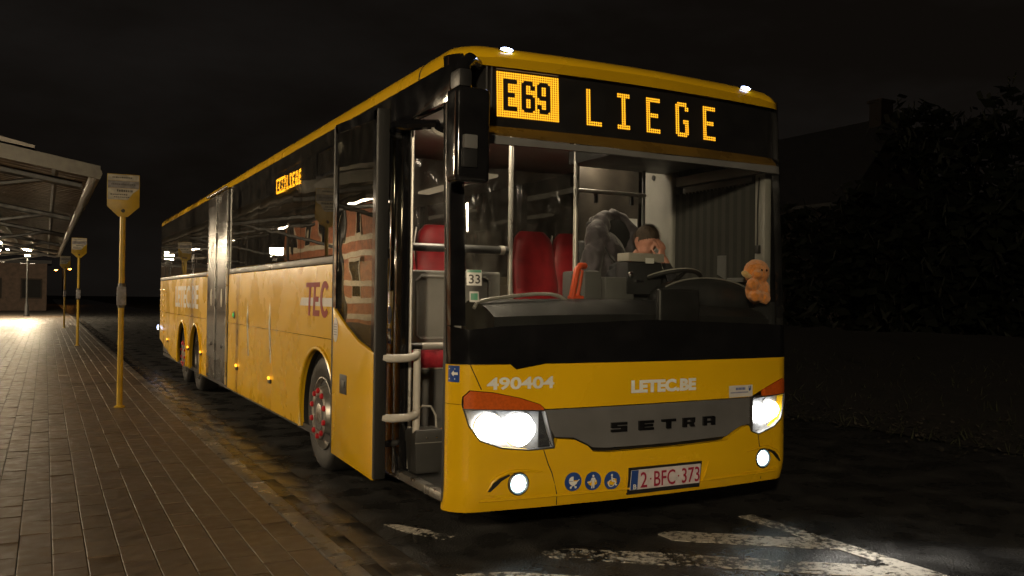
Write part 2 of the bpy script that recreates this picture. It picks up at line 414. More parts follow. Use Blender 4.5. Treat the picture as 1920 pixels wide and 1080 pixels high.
# ---- dark terrace and trees across the road
def house(name, x0, x1, y0, y1, eave, ridge, label, mat='dark_brick', chim=None, nwin=5, dark=True):
    t = thing(name, ((x0+x1)/2, (y0+y1)/2, 0), label, 'building')
    mb = MB(); mb.box(x0, x1, y0, y1, -.1, eave); xm = (x0+x1)/2
    for yy in (y0, y1-.25): mb.add([(x0, yy, eave), (x1, yy, eave), (xm, yy, ridge-.12), (x0, yy+.25, eave), (x1, yy+.25, eave), (xm, yy+.25, ridge-.12)], [(0,1,2),(5,4,3),(0,3,4,1),(1,4,5,2),(2,5,3,0)])
    mb.build('wall', mat, t, smooth=0)
    mb = MB(); e = .35
    for s in (-1, 1):
        xe = xm+s*((x1-x0)/2+e); ze = eave-e*(ridge-eave)/((x1-x0)/2)
        mb.add([(xe, y0-e, ze), (xe, y1+e, ze), (xm, y1+e, ridge), (xm, y0-e, ridge), (xe, y0-e, ze-.14), (xe, y1+e, ze-.14), (xm, y1+e, ridge-.14), (xm, y0-e, ridge-.14)], [(0,1,2,3),(7,6,5,4),(0,4,5,1),(0,3,7,4),(1,5,6,2)])
    rf = mb.build('roof', 'roof_slate', t, smooth=0)
    for cyy in (chim or []):
        q = MB(); q.box(xm-.35, xm+.35, cyy-.3, cyy+.3, ridge-.4, ridge+.75); q.box(xm-.42, xm+.42, cyy-.37, cyy+.37, ridge+.62, ridge+.72); q.build('chimney', mat, rf, smooth=0)
    return t
def windows(t, xf, s, y0, y1, n, z0, z1, ww, frame='stone_band', pane='window_dark'):
    for i in range(n):
        yc = y0+(y1-y0)*(i+.5)/n
        q = MB(); q.box(min(xf, xf+s*.06), max(xf, xf+s*.06), yc-ww/2-.1, yc+ww/2+.1, z0-.12, z0); q.box(min(xf, xf+s*.05), max(xf, xf+s*.05), yc-ww/2-.1, yc+ww/2+.1, z1, z1+.16)
        for sg in (-1, 1): q.box(min(xf, xf+s*.04), max(xf, xf+s*.04), yc+sg*(ww/2+.05)-.05, yc+sg*(ww/2+.05)+.05, z0, z1)
        f = q.build('window', frame, t, smooth=0)
        q = MB(); q.box(min(xf+s*.004, xf+s*.02), max(xf+s*.004, xf+s*.02), yc-ww/2, yc+ww/2, z0, z1); q.build('pane', pane, f, smooth=0)
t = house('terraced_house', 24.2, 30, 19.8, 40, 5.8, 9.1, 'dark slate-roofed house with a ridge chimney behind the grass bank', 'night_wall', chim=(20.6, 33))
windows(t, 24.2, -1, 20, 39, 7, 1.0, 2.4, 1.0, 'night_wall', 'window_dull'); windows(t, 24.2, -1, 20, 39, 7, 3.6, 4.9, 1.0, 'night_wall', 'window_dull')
def tree(x, y, h, rx, label, seed, n=5200):
    r = random.Random(seed); t = thing('tree', (x, y, 0), label, 'tree', inplace=False)
    mb = MB(); mb.tube([(0,0,-.1), (.1,.05,h*.25), (0,.1,h*.5), (.1,0,h*.8)], [h*.035, h*.028, h*.018, h*.006], 8)
    for k in range(9):
        a = r.uniform(0, 6.28); z = h*r.uniform(.25, .6); l = rx*r.uniform(.5, .9)
        mb.tube([(0,.05,z), (math.cos(a)*l*.5, math.sin(a)*l*.5, z+l*.35), (math.cos(a)*l, math.sin(a)*l, z+l*.5)], [h*.012, h*.007, h*.002], 5)
    mb.build('trunk', 'bark', t)
    cl = [(r.uniform(-rx, rx)*.75, r.uniform(-rx, rx)*.75, h*r.uniform(.12, .92), rx*r.uniform(.25, .45)) for _ in range(40)]
    mb = MB()
    for k in range(n):
        c = r.choice(cl); d_ = Vector((r.gauss(0,1), r.gauss(0,1), r.gauss(0,1))).normalized()*c[3]*r.uniform(.55, 1.1); p = Vector(c[:3])+d_
        u = Vector((r.gauss(0,1), r.gauss(0,1), r.gauss(0,1))).normalized()*r.uniform(.12, .34); v = u.orthogonal().normalized()*u.length*.6
        mb.add([p-u, p-v, p+u, p+v], [(0,1,2,3)])
    o = mb.build('crown', 'leaf', t, smooth=0); return t
tree(26.0, 15.6, 8.6, 3.0, 'broad dark tree beside the chimney end of the terraced house', 3)
tree(28.5, 11.2, 9.4, 3.4, 'tallest dark tree on the bank across the road', 5)
tree(24.0, 7.0, 7.6, 3.2, 'low spreading dark tree on the bank beside the tallest tree', 8)
# overgrown hedge closing the far side of the bank
hg = thing('hedge', (21, 9, 0), 'tall dark overgrown hedge running along the bank across the road', 'hedge')
mb = MB(); r = random.Random(21)
for k in range(16): mb.tube([(21.5+r.uniform(-.5,.5), -5+k*1.65, 0), (21.5+r.uniform(-.6,.6), -5+k*1.65+r.uniform(-.4,.4), r.uniform(2.5, 4.2))], [.07, .02], 5)
st_ = mb.build('stems', 'bark', hg); st_['kind'] = 'stuff'
mb = MB()
for k in range(9000):
    y = r.uniform(-6, 21.5); top = 5.0+1.1*noise.noise((y*.35, 3, 1))+.7*noise.noise((y*1.1, 9, 2)); p = Vector((21.5+r.gauss(0, .8), y, top*r.random()**.8))
    u = Vector((r.gauss(0,1), r.gauss(0,1), r.gauss(0,1))).normalized()*r.uniform(.14, .36); v = u.orthogonal().normalized()*u.length*.6
    mb.add([p-u, p-v, p+u, p+v], [(0,1,2,3)])
mb.build('foliage', 'leaf', hg, smooth=0)

# ---- station building on the platform side and a low annex closing the platform
t = thing('station_building', (-16.5, 32, 0), 'brick station building with pale stone bands facing the platform', 'building')
q = MB(); q.box(-19, -14, 6, 58, -.1, 7.2); q.build('wall', 'brick', t, smooth=0)
for z in (.3, 1.15, 2.0, 3.5, 4.3, 6.4): q = MB(); q.box(-13.998, -13.95, 6, 58, z, z+.28); q.build('stone_band', 'stone_band', t, smooth=0)
windows(t, -14, 1, 7, 57, 13, 1.5, 3.3, 1.25); windows(t, -14, 1, 7, 57, 13, 4.7, 6.2, 1.1)
q = MB(); q.box(-19.4, -13.6, 5.6, 58.4, 7.2, 7.6); q.build('roof', 'roof_slate', t, smooth=0)
t = thing('platform_annex', (-8, 72, 0), 'low dark brick annex beyond the end of the paved platform', 'building')
q = MB(); q.box(-14, -3.2, 70, 74, -.1, 3.6); q.build('wall', 'dark_brick', t, smooth=0)
q = MB(); q.box(-14.3, -2.9, 69.7, 74.3, 3.6, 3.85); q.build('roof', 'roof_slate', t, smooth=0)
for i in range(4):
    x = -12.6+i*2.6; q = MB(); q.box(x-.1, x+1.3, 69.94, 69.998, 1.0, 2.5); f = q.build('window', 'night_wall', t, smooth=0)
    q = MB(); q.box(x, x+1.2, 69.9, 69.938, 1.1, 2.4); q.build('pane', 'window_dull', f, smooth=0)

# ---- lanterns
def lantern():
    t = thing('lantern_post', (0,0,0), 'x', 'street lamp', 'lit lantern posts on the platform', inplace=False)
    q = MB(); q.lathe([(.16,0),(.16,.08),(.11,.16),(.10,.6),(.075,.68),(.055,.9),(.045,3.1),(.07,3.14),(.04,3.2),(.04,3.30),(.10,3.34)], 14); q.build('post', 'iron', t)
    q = MB(); q.tube([(-.34,0,2.95),(.34,0,2.95)], .018, 8); q.ell((-.34,0,2.95),(.035,.035,.035),8,6); q.ell((.34,0,2.95),(.035,.035,.035),8,6); q.build('ladder_bar', 'iron', t)
    # glazed head, wider at the top
    def ringp(w, z): return [(-w,-w,z),(w,-w,z),(w,w,z),(-w,w,z)]
    q = MB(); vs = ringp(.115, 3.36)+ringp(.21, 3.80); q.add(vs, [(0,1,5,4),(1,2,6,5),(2,3,7,6),(3,0,4,7),(0,3,2,1)])
    hd = q.build('lamp_glass', 'lantern_glow', t, smooth=0)
    q = MB()
    for sx, sy in ((-1,-1),(1,-1),(1,1),(-1,1)): q.tube([(sx*.118, sy*.118, 3.35), (sx*.215, sy*.215, 3.81)], .012, 6)
    for w_, z in ((.12, 3.35), (.218, 3.81)): q.tube([(-w_,-w_,z),(w_,-w_,z),(w_,w_,z),(-w_,w_,z)], .014, 6, closed=True)
    q.build('lamp_frame', 'iron', t)
    q = MB(); q.add(ringp(.25, 3.82)+ringp(.11, 3.98)+ringp(.05, 4.02), [(3,2,1,0),(0,1,5,4),(1,2,6,5),(2,3,7,6),(3,0,4,7),(4,5,9,8),(5,6,10,9),(6,7,11,10),(7,4,8,11),(8,9,10,11)]); q.ell((0,0,4.07),(.035,.035,.06),8,6); q.build('lamp_roof', 'iron', t, smooth=0)
    return t
L0 = lantern()
spots = [(-4.20, 52, 'lit lantern post beyond the shelter end, closer to the road'),
         (-5.62, 50.5, 'lit lantern post beyond the shelter end, closer to the station building'),
         (-9.5, 10.0, 'lit lantern post on the open platform between shelter and station building'),
         (-9.8, 42, 'lit lantern post in front of the station building far windows'),
         (-6.6, -8.2, 'lit lantern post on the pavement ahead of the bus, past the road hatching')]
for i, (x, y, lb) in enumerate(spots):
    o = L0 if i == 0 else copy_tree(L0); o.location = (x, y, PZ); o['label'] = lb
# far sodium lamp with two heads
t = thing('twin_street_lamp', (-1.4, 118, 0), 'far twin-headed street lamp glowing amber above the dark road', 'street lamp')
q = MB(); q.tube([(-1.4,118,0),(-1.4,118,4.3)], .07, 8); q.tube([(-2.1,118,4.35),(-1.4,118,4.3),(-.7,118,4.5)], .05, 6); q.build('post', 'iron', t)
for x, z in ((-2.15, 4.3), (-.65, 4.45)):
    q = MB(); q.box(x-.3, x+.3, 117.8, 118.2, z, z+.12); h = q.build('lamp_head', 'iron', t, bevel=.03)
    q = MB(); q.ell((x, 117.95, z-.02), (.17, .15, .10), 10, 6); q.build('lamp_glass', 'sodium', h)

# ---- platform canopy
def canopy():
    t = thing('platform_canopy', (-4.9, 28, PZ), 'long steel platform canopy with ribbed metal roof and rounded gutter', 'shelter')
    def ez(y): return 3.05+(y-9)*.0070
    sl = .17; xe, xr = -2.70, -7.2
    def rz(x, y): return ez(y)+(xe-x)*sl
    ya, yb = 9.0, 47.0
    # ribbed sheet laid as separate trays
    n = 60
    for i in range(n):
        y0 = ya+(yb-ya)*i/n; y1 = ya+(yb-ya)*(i+1)/n-.02; q = MB(); prof = []
        for k in range(9):
            yy = y0+(y1-y0)*k/8; prof.append((yy, .045 if k % 4 in (1, 2) else 0))
        vs = []
        for x in (xe-.04, xr):
            for yy, h in prof: vs.append((x, yy, rz(x, yy)+.10+h))
            for yy, h in prof: vs.append((x, yy, rz(x, yy)+.108+h))
        m_ = len(prof); fs = []
        for k in range(m_-1):
            fs += [(k, k+1, 2*m_+k+1, 2*m_+k), (m_+k, 3*m_+k, 3*m_+k+1, m_+k+1), (k, m_+k, m_+k+1, k+1)]
        q.add(vs, fs); q.build('roof_sheet', 'sheet_metal', t, smooth=0)
    q = MB(); q.tube([(xe, ya-.06, ez(ya)+.06), (xe, yb-.3, ez(yb)+.06), (xe-.1, yb, ez(yb)+.06), (xe-.45, yb+.1, ez(yb)+.1), (xr, yb+.1, ez(yb)+.2)], .075, 12); q.build('gutter', 'galv', t)
    q = MB()
    vs = [(xe+.05, ya-.08, ez(ya)-.02), (xr, ya-.08, rz(xr, ya)-.02), (xr, ya-.08, rz(xr, ya)+.2), (xe+.05, ya-.08, ez(ya)+.16)]
    q.add(vs+[(x, y+.06, z) for x, y, z in vs], [(0,1,2,3),(7,6,5,4),(0,4,5,1),(1,5,6,2),(2,6,7,3),(3,7,4,0)]); q.build('fascia', 'galv', t, smooth=0)
    q = MB()
    vs = [(-3.45, ya-.05, rz(-3.5, ya)+.20), (xr, ya-.05, rz(xr, ya)+.20), (xr, ya-.05, rz(xr, ya)+.45), (-3.45, ya-.05, rz(-3.5, ya)+.24)]
    q.add(vs+[(x, yb, z+.2) for x, y, z in vs], [(0,1,2,3),(7,6,5,4),(0,4,5,1),(1,5,6,2),(2,6,7,3),(3,7,4,0)]); q.build('roof_upstand', 'sheet_metal', t, smooth=0)
    for x in (-3.2, -4.4, -5.6, -6.8):
        q = MB(); q.tube([(x, ya, rz(x, ya)+.05), (x, yb, rz(x, yb)+.05)], .045, 6); q.build('purlin', 'dark_steel', t)
    for k in range(6):
        y = ya+1.0+k*(yb-ya-2)/5
        q = MB(); q.tube([(xe-.15, y, ez(y)-.02), (xr, y, rz(xr, y)-.06)], .06, 6); q.build('rafter', 'dark_steel', t)
        q = MB(); q.tube([(-3.3, y, ez(y)+.05), (-6.3, y, ez(y)-.5)], .04, 6); q.build('brace', 'dark_steel', t)
        q = MB(); q.tube([(-6.3, y, PZ-.02), (-6.3, y, rz(-6.3, y)-.1)], .08, 10); q.box(-6.45, -6.15, y-.15, y+.15, PZ, PZ+.02); q.build('column', 'dark_steel', t)
    for k in range(5):
        y = ya+2.5+k*8; x = -4.9
        q = MB(); q.box(x-.08, x+.08, y-.65, y+.65, ez(y)+.18, ez(y)+.26); l = q.build('lamp', 'galv', t, bevel=.01)
        q = MB(); q.box(x-.05, x+.05, y-.6, y+.6, ez(y)+.165, ez(y)+.178); q.build('lamp_tube', 'ceil_lamp', l, smooth=0)
    return t
canopy()

# ---- bus stop poles
def stop():
    t = thing('bus_stop_pole', (0,0,0), 'x', 'bus stop', 'yellow bus stop poles along the kerb', inplace=False)
    q = MB(); q.tube([(0,0,-.05),(0,0,2.34)], .032, 12); q.build('post', 'stop_yellow', t)
    q = MB(); q.lathe([(.06,0),(.06,.012),(.036,.03)], 12); q.build('foot_plate', 'stop_yellow', t)
    poly = [(-.175,2.36),(-.05,2.24),(.05,2.24),(.175,2.36),(.175,2.74),(-.175,2.74)]
    q = MB(); q.prism(poly, lambda u, v: (u, -.045, v), lambda u, v: (u, -.035, v)); fl = q.build('flag', 'stop_yellow', t, bevel=.003)
    def plate(x0, x1, z0, z1, m_, n_): q = MB(); q.box(x0, x1, -.0485, -.0455, z0, z1); return q.build(n_, m_, fl, smooth=0)
    plate(-.168, .168, 2.665, 2.732, 'stop_white', 'line_panel'); plate(-.168, .168, 2.575, 2.662, 'stop_grey', 'line_panel'); 
    q = MB(); q.prism([(-.168,2.44),(.05,2.44),(.1,2.52),(.168,2.572),(-.168,2.572)], lambda u, v: (u, -.0485, v), lambda u, v: (u, -.0455, v)); q.build('line_panel', 'stop_white', fl, smooth=0)
    r = random.Random(4); q = MB()
    for z, x0, x1, h in ((2.70,-.12,.08,.018),(2.545,-.07,.10,.03),(2.50,-.14,.03,.018),(2.47,-.10,.06,.014),(2.62,-.13,.12,.02)):
        x = x0
        while x < x1: w_ = r.uniform(.01, .02); q.box(x, x+w_, -.0500, -.0487, z-h*r.uniform(.4, .5), z+h*r.uniform(.3, .5)); x += w_+.006
    q.build('print', 'stop_ink', fl, smooth=0)
    q = MB(); q.ell((0,-.05,2.31),(.022,.012,.022),10,6); q.build('clamp_bolt', 'stop_ink', t)
    q = MB(); q.box(-.05,.05,-.06,.04,1.20,1.42); q.build('timetable_bracket', 'stop_grey', t, bevel=.008)
    for z in (1.17, 1.40): q = MB(); q.lathe([(.038,z),(.041,z+.01),(.041,z+.05),(.038,z+.06)],12); q.build('band', 'dark_steel', t)
    return t
S0 = stop()
for i, (x, y, lb) in enumerate(((-2.50, 6.87, 'yellow bus stop pole beside the side doors of the bus'), (-2.55, 20.57, 'yellow bus stop pole just past the rear end of the bus'), (-2.64, 33.2, 'yellow bus stop pole farthest beyond the bus, under the canopy edge'))):
    o = S0 if i == 0 else copy_tree(S0); o.location = (x, y, PZ); o['label'] = lb; o.rotation_euler = (0, 0, R_((-3, 2, 4)[i]))

# ================================================================== THE BUS  (front at y=0, door side at x=-1.275, rear at y=14.39)
bus = thing('bus', (0, 7.1, 0), 'long yellow three-axle bus with lit amber destination sign and open front door', 'bus')
HW = 1.275
def FY(x, z):
    """front skin of the bus: bowed in plan, raked above the belt"""
    yc = -.06 if z < 1.1 else -.06+(z-1.1)/1.75*.09
    if z < .4: yc += (.4-z)**2*1.5
    a = min(abs(x), HW); y = yc+.05*a*a
    if a > 1.13: y += .13*(1-max(0, 1-((a-1.13)/.145)**2)**.5)
    return y
def XS(a, b, extra=(), n=30):
    s = set(lin(a, b, n)) | {x for x in extra if a <= x <= b} | {a, b}
    for k in range(9):
        for sg in (-1, 1):
            x = sg*(1.13+.145*math.sin(math.pi/2*k/8))
            if a <= x <= b: s.add(x)
    s = sorted(s); out = [s[0]]
    for x in s[1:]:
        if x-out[-1] > 1e-4: out.append(x)
    return out
def fslab(a, b, zl, zu, off=0, th=.03, nz=6, n=30):
    """slab on the front skin between two curves"""
    fl = zl if callable(zl) else (lambda x: zl); fu = zu if callable(zu) else (lambda x: zu)
    xs = XS(a, b, list(getattr(zl, 'xs', []))+list(getattr(zu, 'xs', [])), n)
    q = MB(); vs = []
    for x in xs:
        for k in range(nz):
            z = fl(x)+(max(fu(x), fl(x)+1e-4)-fl(x))*k/(nz-1); vs.append((x, FY(x, z)-off, z))
    m_ = len(xs)*nz
    vs += [(x*(1-th*.25), y+th, z) for x, y, z in vs]; fs = []
    for i in range(len(xs)-1):
        for k in range(nz-1):
            p = i*nz+k; fs += [(p, p+nz, p+nz+1, p+1), (m_+p, m_+p+1, m_+p+nz+1, m_+p+nz)]
        p = i*nz; fs.append((p, m_+p, m_+p+nz, p+nz)); p = i*nz+nz-1; fs.append((p, p+nz, m_+p+nz, m_+p))
    for k in range(nz-1):
        fs.append((k, k+1, m_+k+1, m_+k)); p = (len(xs)-1)*nz+k; fs.append((p, m_+p, m_+p+1, p+1))
    q.add(vs, fs); return q
def fp(x, z, off): return (x, FY(x, z)-off, z)
def fprism(poly, off0, off1): return MB().prism(poly, lambda u, v: fp(u, v, off0), lambda u, v: fp(u, v, off1))
def sp(u, z, off=0): return (-HW-off, u, z)          # point on the door side
def sprism(poly, off=0, th=.03): return MB().prism(poly, lambda u, v: sp(u, v, off), lambda u, v: sp(u, v, off-th))

# ---- front lower skin
zhl = [(-1.215,.83),(-1.187,.742),(-1.126,.659),(-.994,.611),(-.824,.591),(-.66,.590)]
bz = PLn((-1.275,.86),(-1.222,.86),*zhl,(-.645,.645),(-.528,.634),(-.44,.592),(-.40,.556),(-.30,.546),(.20,.546),(.641,.556),(.71,.60),(.775,.630),(.843,.640),(.862,.597),(.932,.572),(1.08,.611),(1.15,.659),(1.195,.742),(1.215,.83),(1.222,.86),(1.275,.86))
nz_ = PLn((-1.275,.863),(-1.222,.863),(-1.219,.905),(-1.185,.942),(-1.053,.929),(-.885,.893),(-.757,.852),(-.723,.822),(.353,.829),(.84,.829),(.867,.832),(1.0,.885),(1.129,.930),(1.185,.942),(1.215,.905),(1.222,.863),(1.275,.863))
bump_ = fslab(-1.275, 1.275, .25, bz, th=.05, nz=9).build('bumper', 'yellow', bus)
bon = fslab(-1.275, 1.275, nz_, PLn((-1.275,1.083),(-.945,1.083),(-.91,1.054),(-.726,1.083),(1.275,1.083)), th=.05, nz=7).build('front_panel', 'yellow', bus)
gl_ = PLn((-.720,.812),(-.694,.725),(-.652,.655),(-.528,.645),(-.44,.604),(-.40,.580),(-.30,.572),(.20,.572),(.641,.582),(.71,.615),(.775,.640),(.856,.650))
gz_ = PLn((-.720,.815),(-.70,.815),(.353,.822),(.856,.822))
gr = fslab(-.718, .856, gl_, gz_, off=-.010, th=.02, nz=5).build('grille', 'grille_grey', bus)
fslab(-.74, .88, .55, .84, off=-.045, th=.01, nz=3).build('grille_backing', 'black_plastic', bus)
# raised letters of the maker's name
def blk(poly, x0, x1, z0, z1): return fprism([(x0+(x1-x0)*u, z0+(z1-z0)*v) for u, v in poly], .004, -.010)
GL = {'S': [(0,0),(1,0),(1,.6),(.35,.6),(.35,.72),(1,.72),(1,1),(0,1),(0,.42),(.65,.42),(.65,.28),(0,.28)],
      'E': [(0,0),(1,0),(1,.26),(.34,.26),(.34,.38),(.95,.38),(.95,.62),(.34,.62),(.34,.74),(1,.74),(1,1),(0,1)],
      'T': [(.34,0),(.66,0),(.66,.74),(1,.74),(1,1),(0,1),(0,.74),(.34,.74)],
      'R': [(0,0),(.33,0),(.33,.32),(.55,.32),(.66,0),(1,0),(.88,.38),(1,.5),(1,1),(0,1),(0,.68),(.33,.68),(.33,.78),(.68,.78),(.68,.56),(.33,.56),(.33,.67),(0,.67)],
      'A': [(0,0),(.3,0),(.3,.28),(.7,.28),(.7,0),(1,0),(1,.88),(.88,1),(0,1),(0,.62),(.3,.62),(.3,.76),(.68,.76),(.68,.5),(.3,.5),(.3,.61),(0,.61)]}
for ch, x0, x1 in (('S',-.276,-.164),('E',-.076,.035),('T',.098,.207),('R',.265,.363),('A',.433,.535)):
    blk(GL[ch], x0, x1, .664, .722).build('letter', 'black_gloss', gr, smooth=0)
for (x0, x1, z0, z1) in ((.365,.425,.672,.680),): pass
# printed marks
def ftext(s, x0, x1, z0, z1, name, mat, parent, bold=0, off=.0015, space=1.0): return text_part(s, lambda u, v: fp(x0+(x1-x0)*u, z0+(z1-z0)*v, off), name, mat, parent, bold, space)
ftext('490404', -1.088, -.668, .940, 1.012, 'fleet_number', 'white_print', bon, .03)
ftext('LETEC.BE', -.138, .368, .893, .972, 'web_address', 'white_print', bon, .055)
q = fslab(.655, .872, .832, .908, off=.0012, th=.001, nz=3, n=6).build('sticker', 'pale_print', bon)
q2 = MB()
for k in range(7): q2.add([fp(.715+k*.013, .878, .002), fp(.724+k*.013, .878, .002), fp(.724+k*.013, .894, .002), fp(.715+k*.013, .894, .002)], [(0,1,2,3)])
for k in range(15): q2.add([fp(.668+k*.011, .858, .002), fp(.675+k*.011, .858, .002), fp(.675+k*.011, .866, .002), fp(.668+k*.011, .866, .002)], [(0,1,2,3)])
q2.build('print', 'blue_print', q, smooth=0)
q2 = MB(); q2.add([fp(x, z, .002) for x, z in ((.835,.872),(.845,.868),(.855,.876),(.855,.902),(.848,.902),(.846,.884),(.840,.890),(.840,.902),(.833,.902))], [tuple(range(9))]); q2.build('print', 'blue_print', q, smooth=0)
# blue entry sticker on the corner
q = fslab(-1.2715, -1.232, .985, 1.078, off=.0012, th=.001, nz=4, n=4).build('entry_sticker', 'blue_print', bon)
q2 = MB()
for poly in ([(-1.240,1.026),(-1.240,1.040),(-1.2555,1.040),(-1.2555,1.050),(-1.264,1.033),(-1.2555,1.016),(-1.2555,1.026)], [(-1.270,1.062),(-1.250,1.062),(-1.250,1.056),(-1.270,1.056)], [(-1.270,1.006),(-1.250,1.006),(-1.250,1.000),(-1.270,1.000)]):
    q2.add([fp(x, z, .0025) for x, z in poly], [tuple(range(len(poly)))])
q2.build('print', 'white_print', q, smooth=0)
# seams of the removable corner panels
for pts in ([(-1.182,1.082),(-1.15,1.01),(-1.119,.945)], [(-.731,.586),(-.70,.50),(-.676,.45),(-.640,.33),(-.626,.255)], [(.93,.57),(.96,.42),(.985,.27)]):
    q = MB(); q.tube([fp(x, z, .0006) for x, z in pts], .0032, 6); q.build('panel_seam', 'rubber', bump_ if pts[0][1] < .9 else bon)
# lower lip crease
q = MB(); q.tube([fp(x, .315, .003) for x in lin(-1.12, 1.12, 26)], .007, 6); q.build('bumper_crease', 'yellow', bump_)

# ---- headlights
def headlight(side):
    if side < 0:
        lo = PLn((-1.213,.832),*zhl[1:-1],(-.664,.596)); hi = PLn((-1.216,.902),(-1.183,.938),(-1.053,.925),(-.885,.889),(-.757,.848),(-.725,.815),(-.699,.722),(-.664,.60)); a, b = -1.214, -.665
        split = PLn((-1.214,.838),(-.727,.816)); bulbs = ((-1.055,.720,.090),(-.865,.705,.098)); x_am = -.735
    else:
        lo = PLn((.868,.602),(.932,.578),(1.08,.617),(1.15,.664),(1.192,.742),(1.213,.832)); hi = PLn((.868,.826),(1.0,.880),(1.129,.925),(1.183,.938),(1.216,.902)); a, b = .869, 1.213
        split = PLn((.869,.822),(1.214,.838)); bulbs = ((.955,.715,.072),(1.085,.725,.072)); x_am = None
    mn = lambda x: min(split(x), hi(x))-.003
    lens = fslab(a, b, lo, mn, off=.004, th=.004, nz=6, n=24).build('headlight', 'lens_glass', bus)
    fslab(a+.004, b-.004, lo, mn, off=-.06, th=.004, nz=6, n=20).build('reflector', 'reflector', lens)
    # bezel wall round the cavity
    xs = XS(a, b, lo.xs+hi.xs, 16); ring = [(x, lo(x)) for x in xs]+[(x, max(mn(x), lo(x)+.002)) for x in reversed(xs)]
    q = MB(); k = len(ring); q.add([fp(x, z, .006) for x, z in ring]+[fp(x, z, -.07) for x, z in ring], [(i, (i+1) % k, k+(i+1) % k, k+i) for i in range(k)]); q.build('bezel', 'silver', lens, smooth=30)
    q = MB(); q.tube([fp(x, z, .004) for x, z in ring], .0045, 6, closed=True); q.build('lens_rim', 'dark_steel', lens)
    al = (a, x_am) if x_am else (.99, b)
    fslab(al[0], al[1], lambda x: split(x)+.001, hi, off=.006, th=.03, nz=5, n=18).build('turn_lens', 'amber_lens', lens)
    for bx_, bz_, br in bulbs:
        q = MB(); q.lathe([(br*1.02,-.004),(br*1.06,.0),(br*1.02,.006)], 24, Matrix.Translation((bx_, FY(bx_, bz_)+.05, bz_)) @ Matrix.Rotation(R_(90), 4, 'X'), caps=False); q.build('lamp_ring', 'chrome', lens)
        q = MB(); q.ell((bx_, FY(bx_, bz_)+.026, bz_), (br*1.0, .012, br*.80), 20, 10); q.build('bulb', 'head_bulb', lens)
    bx_, bz_ = (bulbs[0][0]+bulbs[1][0])/2, .70
    q = MB(); q.ell((bx_, FY(bx_, bz_)+.030, bz_-.008), (.13 if side < 0 else .08, .008, .052), 20, 10); q.build('bulb', 'head_bulb', lens)  # glowing filler added between the two bulbs to join their glare
    l = bpy.data.lights.new('headlight_beam', 'SPOT'); l.energy = 130; l.color = (1, .95, .86); l.spot_size = R_(82); l.spot_blend = .6; l.shadow_soft_size = .05
    o = bpy.data.objects.new('headlight_beam', l); col.objects.link(o); o.parent = lens
    o.location = (bx_, FY(bx_, bz_)-.03, bz_); o.rotation_euler = (R_(90-12), 0, R_(180)); 
    o.rotation_euler = Vector((0, -1, -.16)).to_track_quat('-Z', 'Y').to_euler()
    return lens
headlight(-1); headlight(1)
# ---- fog lamps
for s, fx, fz in ((-1, -.888, .403), (1, .975, .412)):
    T = Matrix.Translation(fp(fx, fz, .004)) @ Matrix.Rotation(R_(90), 4, 'X')
    q = MB(); q.lathe([(.066,-.03),(.066,.004),(.058,.010),(.050,.004),(.046,-.02)], 22, T, caps=False); fo = q.build('fog_lamp', 'dark_steel', bus)
    q = MB(); q.ell(fp(fx, fz, .002), (.047, .014, .047), 18, 8); q.build('bulb', 'fog_bulb', fo)
    e = 1 if s < 0 else -1
    lid = [(fx-e*.19, fz-.035), (fx-e*.16, fz+.015), (fx-e*.125, fz+.044), (fx-e*.06, fz+.068), (fx-e*.014, fz+.073), (fx+e*.06, fz+.070), (fx+e*.15, fz+.057)]
    q = MB(); q.tube([fp(x, z, .002) for x, z in lid], [.003,.008,.011,.011,.010,.008,.003], 8); q.build('fog_lamp_brow', 'yellow', fo)
    cres = [(fx-e*.185, fz-.035), (fx-e*.152, fz+.012), (fx-e*.12, fz+.036), (fx-e*.06, fz+.058), (fx-e*.05, fz+.048), (fx-e*.105, fz+.02), (fx-e*.13, fz-.005), (fx-e*.17, fz-.036)]
    fprism(cres, .003, -.004).build('fog_lamp_recess', 'black_plastic', fo, smooth=0)
    q = MB(); q.tube([fp(x, z, .001) for x, z in ((fx-e*.20, fz-.05), (fx-e*.1, fz-.078), (fx, fz-.085), (fx+e*.12, fz-.085), (fx+e*.18, fz-.08))], [.002,.005,.006,.006,.002], 6); q.build('fog_lamp_sill', 'yellow', fo)
# ---- number plate
px0, px1, pz0, pz1 = -.139, .402, .293, .428
q = MB(); 
def plate_box(x0, x1, z0, z1, o0, o1): return fprism([(x0,z0),(x1,z0),(x1,z1),(x0,z1)], o0, o1)
pl = plate_box(px0-.012, px1+.012, pz0-.016, pz1+.014, .012, -.004).build('plate_holder', 'black_plastic', bus, smooth=0)
plate_box(px0, px1, pz0+.012, pz1, .016, .012).build('number_plate', 'plate_white', pl, smooth=0)
plate_box(px0+.002, px0+.052, pz0+.014, pz1-.002, .0172, .016).build('country_band', 'blue_print', pl, smooth=0)
def ptext(s, x0, x1, z0, z1, mat, bold=.01): return text_part(s, lambda u, v: (x0+(x1-x0)*u, FY(.13, .36)-.0185+.05*((x0+(x1-x0)*u)**2-.0169), z0+(z1-z0)*v), 'plate_text', mat, pl, bold)
ptext('2', -.072, -.022, .318, .412, 'plate_red'); ptext('BFC', .03, .195, .318, .412, 'plate_red'); ptext('373', .247, .392, .318, .412, 'plate_red')
for x in (-.002, .214): q = MB(); q.add([fp(x+a*.011, .362+b*.010, .0185) for a, b in ((0,0),(1,0),(1,1),(0,1))], [(0,1,2,3)]); q.build('plate_text', 'plate_red', pl, smooth=0)
ptext('B', -.125, -.102, .312, .342, 'white_print', .02)
q = MB(); q.tube([fp(.428, .297, .004), fp(.446, .35, .008), fp(.482, .436, .004)], [.004,.010,.003], 8); q.build('plate_recess_edge', 'yellow', bump_)
